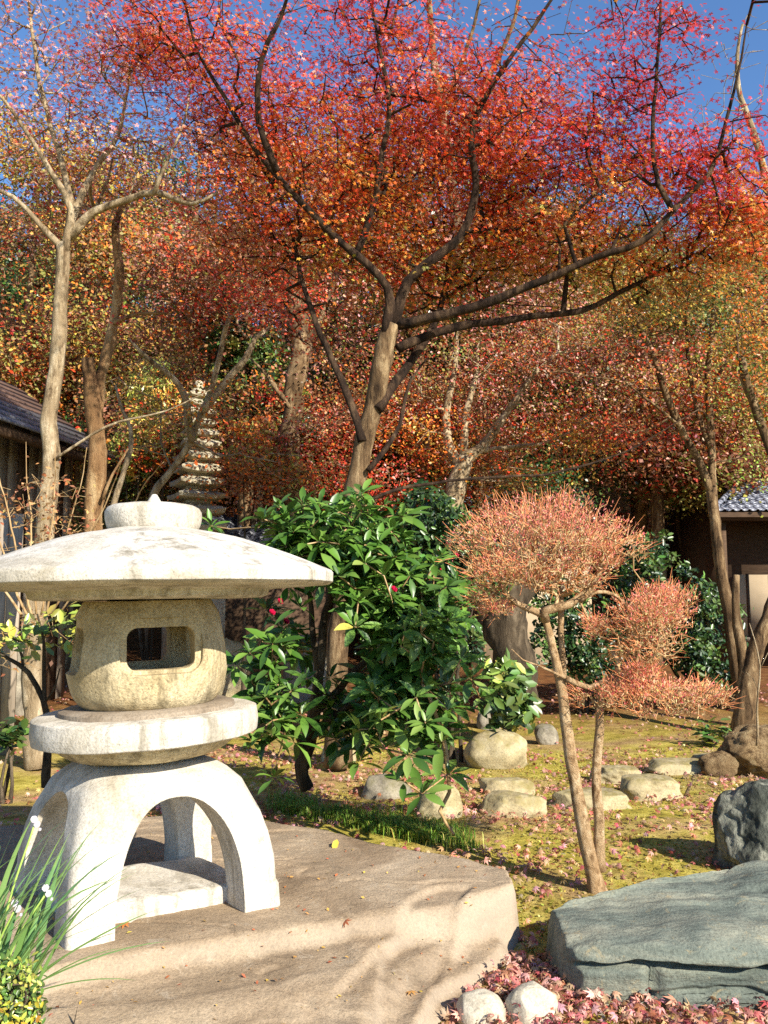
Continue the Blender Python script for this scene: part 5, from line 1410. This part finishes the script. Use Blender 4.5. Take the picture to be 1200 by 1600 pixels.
pads = [pad(855, 856, 165, 96, 0.50, 1600), pad(800, 905, 95, 52, 0.36, 520), pad(945, 890, 72, 48, 0.30, 300), pad(780, 950, 36, 22, 0.15, 70),
        pad(1018, 982, 110, 78, 0.38, 950), pad(935, 985, 34, 34, 0.2, 110), pad(1045, 1080, 98, 54, 0.32, 720), pad(948, 1085, 62, 48, 0.28, 240), pad(1000, 1050, 50, 26, 0.2, 120)]
top_of = np.concatenate([np.full(len(p), i) for i, p in enumerate(pads)])
pts = np.vstack(pads)
topi = empty('clipped_shrub', (tbase.x, TY, gz(tbase.x, TY)))
tag(topi, 'cloud-pruned shrub on two slim stems with rosy-orange twiggy pads', 'shrub')
off = np.array(topi.location)
o = link('trunk', tubes_mesh('trunk', lm[:2], 14, 0.25, 3), B_pale2 := bark('smooth_tan_bark', srgb(190, 158, 116), srgb(126, 96, 64), srgb(216, 190, 150), 26, 0.8, (1, 1, 0.7)), topi); o.location = -off
for L in lm[2:]:
    o = link('limb', tubes_mesh('limb', [L], 8, 0.3, 6), B_pale2, topi); o.location = -off
A, B, ra, rb = grow(lm, pts, bf=0.25, seg=0.08, rg=r1, tip=0.0022, wob=0.2, expo=2.6)
o = link('twigs', sticks_mesh('twigs', A, B, ra, rb, 4), B_twig, topi); o.location = -off; o['kind'] = 'stuff'
# thin upright tips and slim leaves; rosier towards the top of every pad
ctr = np.array([p.mean(0) for p in pads]); ext = np.array([np.abs(p - p.mean(0)).max(0) for p in pads])
rel = (pts - ctr[top_of]) / ext[top_of]
outer = np.clip(np.linalg.norm(rel, axis=1), 0, 1)
keep = np.repeat(np.arange(len(pts)), np.where(rel[:, 2] > -0.05, 9, 2))
P = pts[keep] + r1.normal(size=(len(keep), 3)) * np.array([0.022, 0.022, 0.018])
rz_l = rel[keep, 2] + r1.normal(size=len(keep)) * 0.35
TIP = np.array(srgb(236, 148, 124)); TIPO = np.array(srgb(234, 182, 122)); TAN = np.array(srgb(216, 188, 138)); TIPR = np.array(srgb(222, 104, 104))
cz_ = np.where((rz_l > 0.25)[:, None], TIP, np.where((rz_l > -0.1)[:, None], TIPO, TAN))
cz_ = np.where((r1.random(len(cz_)) < 0.15)[:, None], TIPR, cz_)
dirn = rel[keep] * np.array([0.7, 0.7, 0.4]) + np.array([0, 0, 0.55]) + r1.normal(size=(len(keep), 3)) * 0.42
dirn /= np.linalg.norm(dirn, axis=1)[:, None]
xx = np.cross(dirn, r1.normal(size=dirn.shape)); xx /= np.linalg.norm(xx, axis=1)[:, None]
zz = np.cross(xx, dirn)
o = link('crown', leaves_mesh('crown', P, r1.uniform(0.013, 0.025, len(P)), jitter(cz_, r1, 0.2), LEAF_NARROW, frm=(xx, dirn, zz)), M_leaf, topi); o.location = -off; o['kind'] = 'stuff'
# fine tips sticking out of the pads
ok = outer > 0.55
tipA = pts[ok]; dd = rel[ok] * np.array([1, 1, 0.6]) + np.array([0, 0, 0.45]) + r1.normal(size=(ok.sum(), 3)) * 0.25
dd /= np.linalg.norm(dd, axis=1)[:, None]
tipB = tipA + dd * r1.uniform(0.02, 0.095, (len(tipA), 1))
o = link('tips', sticks_mesh('tips', tipA, tipB, np.full(len(tipA), 0.0016), np.full(len(tipA), 0.0008), 3), plain('rosy_twig', srgb(222, 142, 92), 0.7, 0.2, 0.3), topi); o.location = -off; o['kind'] = 'stuff'

# ------------------------------------------------------------------ gnarled stump with roots
M_stump = bark('stump_bark', srgb(150, 124, 88), srgb(84, 64, 42), srgb(186, 162, 120), 10, 1.2, (1, 1, 1))
sb = G(1175, 1218)
stump = empty('gnarled_stump', (sb.x, sb.y + 0.25, 0.0))
tag(stump, 'gnarled lumpy tree stump with creeping roots behind the upright rock', 'stump')
bm_ = rock_mesh('burl', (0.75, 0.6, 0.62), 131, 5, 2.2, 0.35, 0.12)
o = link('burl', bm_, M_stump, stump); o.location = (0.12, 0.0, 0.16)
o = link('burl', rock_mesh('burl', (0.32, 0.3, 0.26), 133, 4, 2.2, 0.3, 0.12), M_stump, stump); o.location = (-0.27, -0.14, 0.10)
off = np.array(stump.location)
for pl in ([(1110, 1215), (1090, 1212), (1078, 1232), (1070, 1248)], [(1140, 1222), (1108, 1225), (1120, 1240), (1140, 1250)], [(1130, 1205), (1085, 1208), (1062, 1220)]):
    rows_ = [(*G(a, b_, 0.015), r) for (a, b_), r in zip(pl, np.linspace(0.035, 0.012, len(pl)))]
    o = link('root', tubes_mesh('root', [catmull(rows_, 0.06)], 8, 0.4, 8), M_stump, stump); o.location = -off

# ------------------------------------------------------------------ narcissus clump
M_blade = leafmat('narcissus_leaf', 0.22, 0.4, 0.4, tint=[(0.0, srgb(120, 156, 84)), (0.5, srgb(150, 180, 104)), (1.0, srgb(104, 146, 92))])
M_bloom = leafmat('narcissus_petal', 0.3, 0.3, 0.5)
nb_ = W(-30, 1560, 2.66)
narc = empty('narcissus_clump', (nb_.x - 0.03, nb_.y, nb_.z - 0.06))
tag(narc, 'clump of narcissus with long strap leaves and small white flowers before the lantern', 'plant')
r3 = np.random.default_rng(111)
def blade(p0, az, lean, L, w, droop, seed):
    n = 9; c = np.array(p0, float); el = math.pi / 2 - lean; rows_ = []; 
    for k in range(n + 1):
        t = k / n
        d = np.array([math.cos(az) * math.cos(el), math.sin(az) * math.cos(el), math.sin(el)])
        rows_.append((c.copy(), d, w * (1 - t ** 3.5) * (0.75 + 0.5 * min(1, 3 * t) * 0.5) + 0.0006))
        c = c + d * L / n; el -= droop / n * (0.3 + 1.6 * t)
    v = []; f = []
    tw = r3.uniform(-0.6, 0.6)
    for k, (c, d, ww) in enumerate(rows_):
        sd_ = np.array([-math.sin(az + tw * k / n), math.cos(az + tw * k / n), 0]); up = np.cross(sd_, d)
        v += [c - sd_ * ww / 2 + up * ww * 0.15, c, c + sd_ * ww / 2 + up * ww * 0.15]
    for k in range(n):
        a = 3 * k; f += [(a, a + 1, a + 4, a + 3), (a + 1, a + 2, a + 5, a + 4)]
    return np.array(v), np.array(f)
for i in range(75):
    p0 = (r3.normal() * 0.07, r3.normal() * 0.10, r3.uniform(0.0, 0.05))
    az = r3.normal() * 0.75 + (0.1 if i % 5 else 2.6)
    v, f = blade(p0, az, abs(r3.normal()) * 0.30 + 0.12, r3.uniform(0.30, 0.60), r3.uniform(0.015, 0.025), r3.uniform(0.2, 1.0), i)
    link('leaf', mesh_np('leaf', v, f, np.ones((len(v), 3)), smooth=True), M_blade, narc)
for i, (az, le, L_, dr) in enumerate(((0.05, 0.95, 0.56, 0.35), (-0.15, 1.05, 0.60, 0.45), (0.15, 0.75, 0.55, 0.6), (-0.25, 1.15, 0.50, 0.5), (0.3, 0.6, 0.56, 0.8))):
    v, f = blade((0.05, 0.0, 0.03), az, le, L_, 0.019, dr, 200 + i)
    link('leaf', mesh_np('leaf', v, f, np.ones((len(v), 3)), smooth=True), M_blade, narc)
nfl = flower_mesh('narcissus_flower', srgb(196, 190, 196), 6, 0.0105, 1, cup=0.1)
M_stalk = plain('flower_stalk', srgb(150, 176, 84), 0.5, 0.3, 0.15)
for (a, b_, Yf) in ((54, 1288, 2.75), (24, 1420, 2.62), (72, 1396, 2.7)):
    tip_ = np.array(W(a, b_, Yf)) - np.array(narc.location)
    b0 = np.array([tip_[0] * 0.3, tip_[1] * 0.3, 0.02])
    path = catmull([(*b0, 0.004), (*(0.5 * b0 + 0.5 * tip_ + np.array([-0.01, 0, 0.03])), 0.0035), (*tip_, 0.003)], 0.03)
    st = link('flower_stalk', tubes_mesh('flower_stalk', [path], 6), M_stalk, narc)
    for q_ in range(3):
        o = link('flower', nfl, M_bloom, st)
        o.location = tuple(tip_ + np.array([0.014 * (q_ - 0.5), -0.012 * (q_ - 1), 0.012 * (1 - q_)]))
        o.rotation_euler = Vector((0.5 + 0.4 * q_, -0.8, 0.3 - 0.3 * q_)).to_track_quat('Z', 'Y').to_euler()
        if q_ == 2: o.scale = (0.5, 0.5, 1.2)
# clipped low shrub in the corner
r1 = np.random.default_rng(97)
cb = W(4, 1590, 2.42)
boxw = bush('clipped_box_shrub', 'low bright yellow-green small-leaved shrub in the lower corner', [ball((cb.x - 0.02, 2.42, cb.z), (0.115, 0.14, 0.15), 420, r1), ball((cb.x - 0.02, 2.42, cb.z * 0.5), (0.10, 0.12, 0.2), 160, r1)], 5600, (0.014, 0.024), [(LGRN, 4), (GRN, 4), (np.array(srgb(176, 160, 56)), 0.7)], seed=98, foot=(cb.x - 0.03, 2.42), sig=0.014, stems=8)
# dark sprout tips at the lower edge
M_sprout = plain('dark_sprout', srgb(36, 30, 28), 0.5, 0.3, 0.2)
sp = G(112, 1612, 0.14)
spr = empty('dark_sprout', tuple(sp)); tag(spr, 'pair of dark pointed sprouts on the brown rock at the lower edge', 'plant')
for dx, L_, ln_ in ((0, 0.10, 0.1), (0.045, 0.05, 0.5)):
    v, f = blade((dx, 0, -0.02), 0.3, ln_, L_, 0.018, 0.2, 5)
    link('leaf', mesh_np('leaf', v, f, smooth=True), M_sprout, spr)

# ------------------------------------------------------------------ moss tufts and crumbs of earth on the open ground
r5 = np.random.default_rng(140)
n = 26000
x, y = r5.uniform(-0.2, 4.2, n), 3.9 + 5.6 * r5.random(n) ** 1.4
ok = (slab_sd(x, y) < -0.02) & (vnoise(np.stack([x, y, 0 * x], -1), 2.0, 3, 19) + 0.3 * r5.normal(size=n) > -0.05); x, y = x[ok], y[ok]
P = np.stack([x, y, ground_z(x, y) + 0.004], -1)
cols = jitter(col_mix(len(P), [(np.array(srgb(150, 138, 56)), 4), (np.array(srgb(112, 108, 40)), 3), (np.array(srgb(176, 160, 84)), 3), (np.array(srgb(150, 118, 76)), 2)], r5), r5, 0.25)
tag(link('moss_tufts', leaves_mesh('moss_tufts', P, r5.uniform(0.012, 0.032, len(P)), cols, DIA, (0, -0.2, 0.5), 0.8, r5), M_leafb), 'fine olive moss tufts over the garden ground', kind='stuff')
# ------------------------------------------------------------------ grass edging and fallen leaves
r4 = np.random.default_rng(120)
n = 15000
u = r4.random(n)
cxs = np.interp(u, [0, 0.2, 0.5, 0.8, 1.0], [G(420, 1268).x, G(470, 1280).x, G(560, 1300).x, G(660, 1322).x, G(745, 1338).x])
cys = np.interp(u, [0, 0.2, 0.5, 0.8, 1.0], [G(420, 1268).y, G(470, 1280).y, G(560, 1300).y, G(660, 1322).y, G(745, 1338).y])
gx_, gy_ = cxs + r4.normal(size=n) * 0.04, cys + np.abs(r4.normal(size=n)) * 0.20 - 0.02
dens = vnoise(np.stack([gx_, gy_, 0 * gx_], -1), 4.0, 2, 5)
ok = dens + 0.35 * r4.normal(size=n) > 0.12; gx_, gy_ = gx_[ok], gy_[ok]; n = len(gx_)
gz_ = ground_z(gx_, gy_)
az = r4.uniform(0, 6.28, n); L_ = r4.uniform(0.04, 0.11, n); ln_ = r4.uniform(0.2, 1.0, n)
b0 = np.stack([gx_, gy_, gz_], -1); dxy = np.stack([np.cos(az), np.sin(az)], -1)
mid = b0 + np.concatenate([dxy * (L_ * 0.35 * ln_)[:, None], (L_ * 0.7)[:, None]], 1)
tipg = b0 + np.concatenate([dxy * (L_ * 0.95 * ln_)[:, None], (L_ * (1.0 - 0.35 * ln_))[:, None]], 1)
sw = np.stack([-np.sin(az), np.cos(az), 0 * az], -1) * 0.0022
v = np.stack([b0 - sw, b0 + sw, mid + sw, mid - sw, tipg], 1).reshape(-1, 3)
i5 = np.arange(n)[:, None] * 5
cols = jitter(col_mix(n, [(np.array(srgb(128, 158, 56)), 4), (np.array(srgb(90, 124, 44)), 3), (np.array(srgb(172, 168, 84)), 2)], r4), r4, 0.2)
grass = link('grass', mesh_np('grass', v, [i5 + np.array([[0, 1, 2, 3]]), i5 + np.array([[3, 2, 4]])], np.repeat(cols, 5, axis=0)), leafmat('grass_blade', 0.3, 0.3, 0.5))
tag(grass, 'short green mondo grass edging the flat brown rock', kind='stuff')
# fallen maple leaves, in drifts
STAR_CURL = (STAR7[0] * np.array([1, 1, 2.6]), STAR7[1])
def scatter(n, x0, x1, y0, y1, thr, seed, bias=None):
    x, y = r4.uniform(x0, x1, n), r4.uniform(y0, y1, n)
    d = vnoise(np.stack([x, y, 0 * x], -1), 1.5, 3, seed) + 0.25 * r4.normal(size=n)
    if bias is not None: d = d + bias(x, y)
    ok = (d > thr) & (slab_sd(x, y) < 0.01)
    return x[ok], y[ok]
drift = lambda x, y: 0.55 * np.exp(-((x - 0.62) ** 2 + (y - 3.45) ** 2) / 0.12) + 0.5 * np.exp(-((x - 0.70) ** 2 + (y - 5.0) ** 2) / 0.30) + 0.3 * np.exp(-((y - 6.6) ** 2) / 0.8) - 0.35 * np.exp(-((x - 1.5) ** 2 + (y - 5.0) ** 2) / 0.4)
xs1, ys1 = scatter(16000, -3, 4.5, 4.2, 9.5, 0.16, 7, drift)
xs2, ys2 = scatter(8000, 0.1, 1.6, 2.6, 4.3, 0.30, 8, drift)
xs3, ys3 = scatter(9000, -6, 7, 8.5, 15, 0.05, 9)
x3 = np.concatenate([xs1, xs2, xs3]); y3 = np.concatenate([ys1, ys2, ys3])
hz = np.abs(r4.normal(size=len(x3))) * 0.016
hz += 0.05 * np.clip(drift(x3, y3), 0, 0.5) * r4.random(len(x3))
P = np.stack([x3, y3, ground_z(x3, y3) + 0.008 + hz], -1)
cols = jitter(col_mix(len(P), [(np.array(srgb(206, 152, 140)), 5), (np.array(srgb(188, 118, 106)), 3), (np.array(srgb(196, 160, 122)), 4), (np.array(srgb(150, 100, 72)), 2.5), (np.array(srgb(166, 78, 80)), 1.2)], r4), r4, 0.22)
litter = link('fallen_leaves', leaves_mesh('fallen_leaves', P, r4.uniform(0.038, 0.07, len(P)), cols, STAR_CURL, (0, 0, 1.0), 0.6, r4), M_leafb)
tag(litter, 'drifts of dusty pink fallen maple leaves on the moss', kind='stuff')
# crumbs and scraps of leaf on the flat rock
n = 420
x, y = r4.uniform(-1.6, 0.7, n), r4.uniform(2.6, 5.0, n)
ok = slab_sd(x, y) > 0.06; x, y = x[ok], y[ok]
P = np.stack([x, y, np.array([slab_z(a, b_) for a, b_ in zip(x, y)]) + 0.006], -1)
cols = jitter(col_mix(len(P), [(np.array(srgb(206, 164, 84)), 4), (np.array(srgb(186, 110, 70)), 2)], r4), r4, 0.2)
tag(link('leaf_scraps', leaves_mesh('leaf_scraps', P, r4.uniform(0.006, 0.024, len(P)), cols, DIA, (0, 0, 1.0), 0.3, r4), M_leafb), 'scattered straw-coloured leaf crumbs on the flat brown rock', kind='stuff')
def single_leaf(px_, py_, c, s, lab, tm=STAR7):
    p = G(px_, py_, SLAB)
    me = leaves_mesh('fallen_leaf', np.zeros((1, 3)), s, np.array([c]), tm, (0, 0, 1.0), 0.35, r4)
    o = link('fallen_leaf', me, M_leafb); o.location = (p.x, p.y, slab_z(p.x, p.y) + 0.012)
    tag(o, lab, 'leaf', 'single leaves lying on the flat rock')
single_leaf(524, 1322, srgb(224, 196, 80), 0.08, 'yellow curled leaf on the flat rock near the grass edging', LEAF_OVAL)
single_leaf(540, 1437, srgb(190, 112, 76), 0.06, 'brown maple leaf on the first ledge of the flat rock')
single_leaf(195, 1450, srgb(206, 130, 70), 0.06, 'orange leaf in front of the low stone between the lantern legs')
single_leaf(642, 1480, srgb(214, 160, 90), 0.06, 'straw-coloured leaf in the darker hollow of the flat rock')
single_leaf(700, 1510, srgb(206, 140, 90), 0.055, 'tan leaf on the lowest ledge of the flat rock')
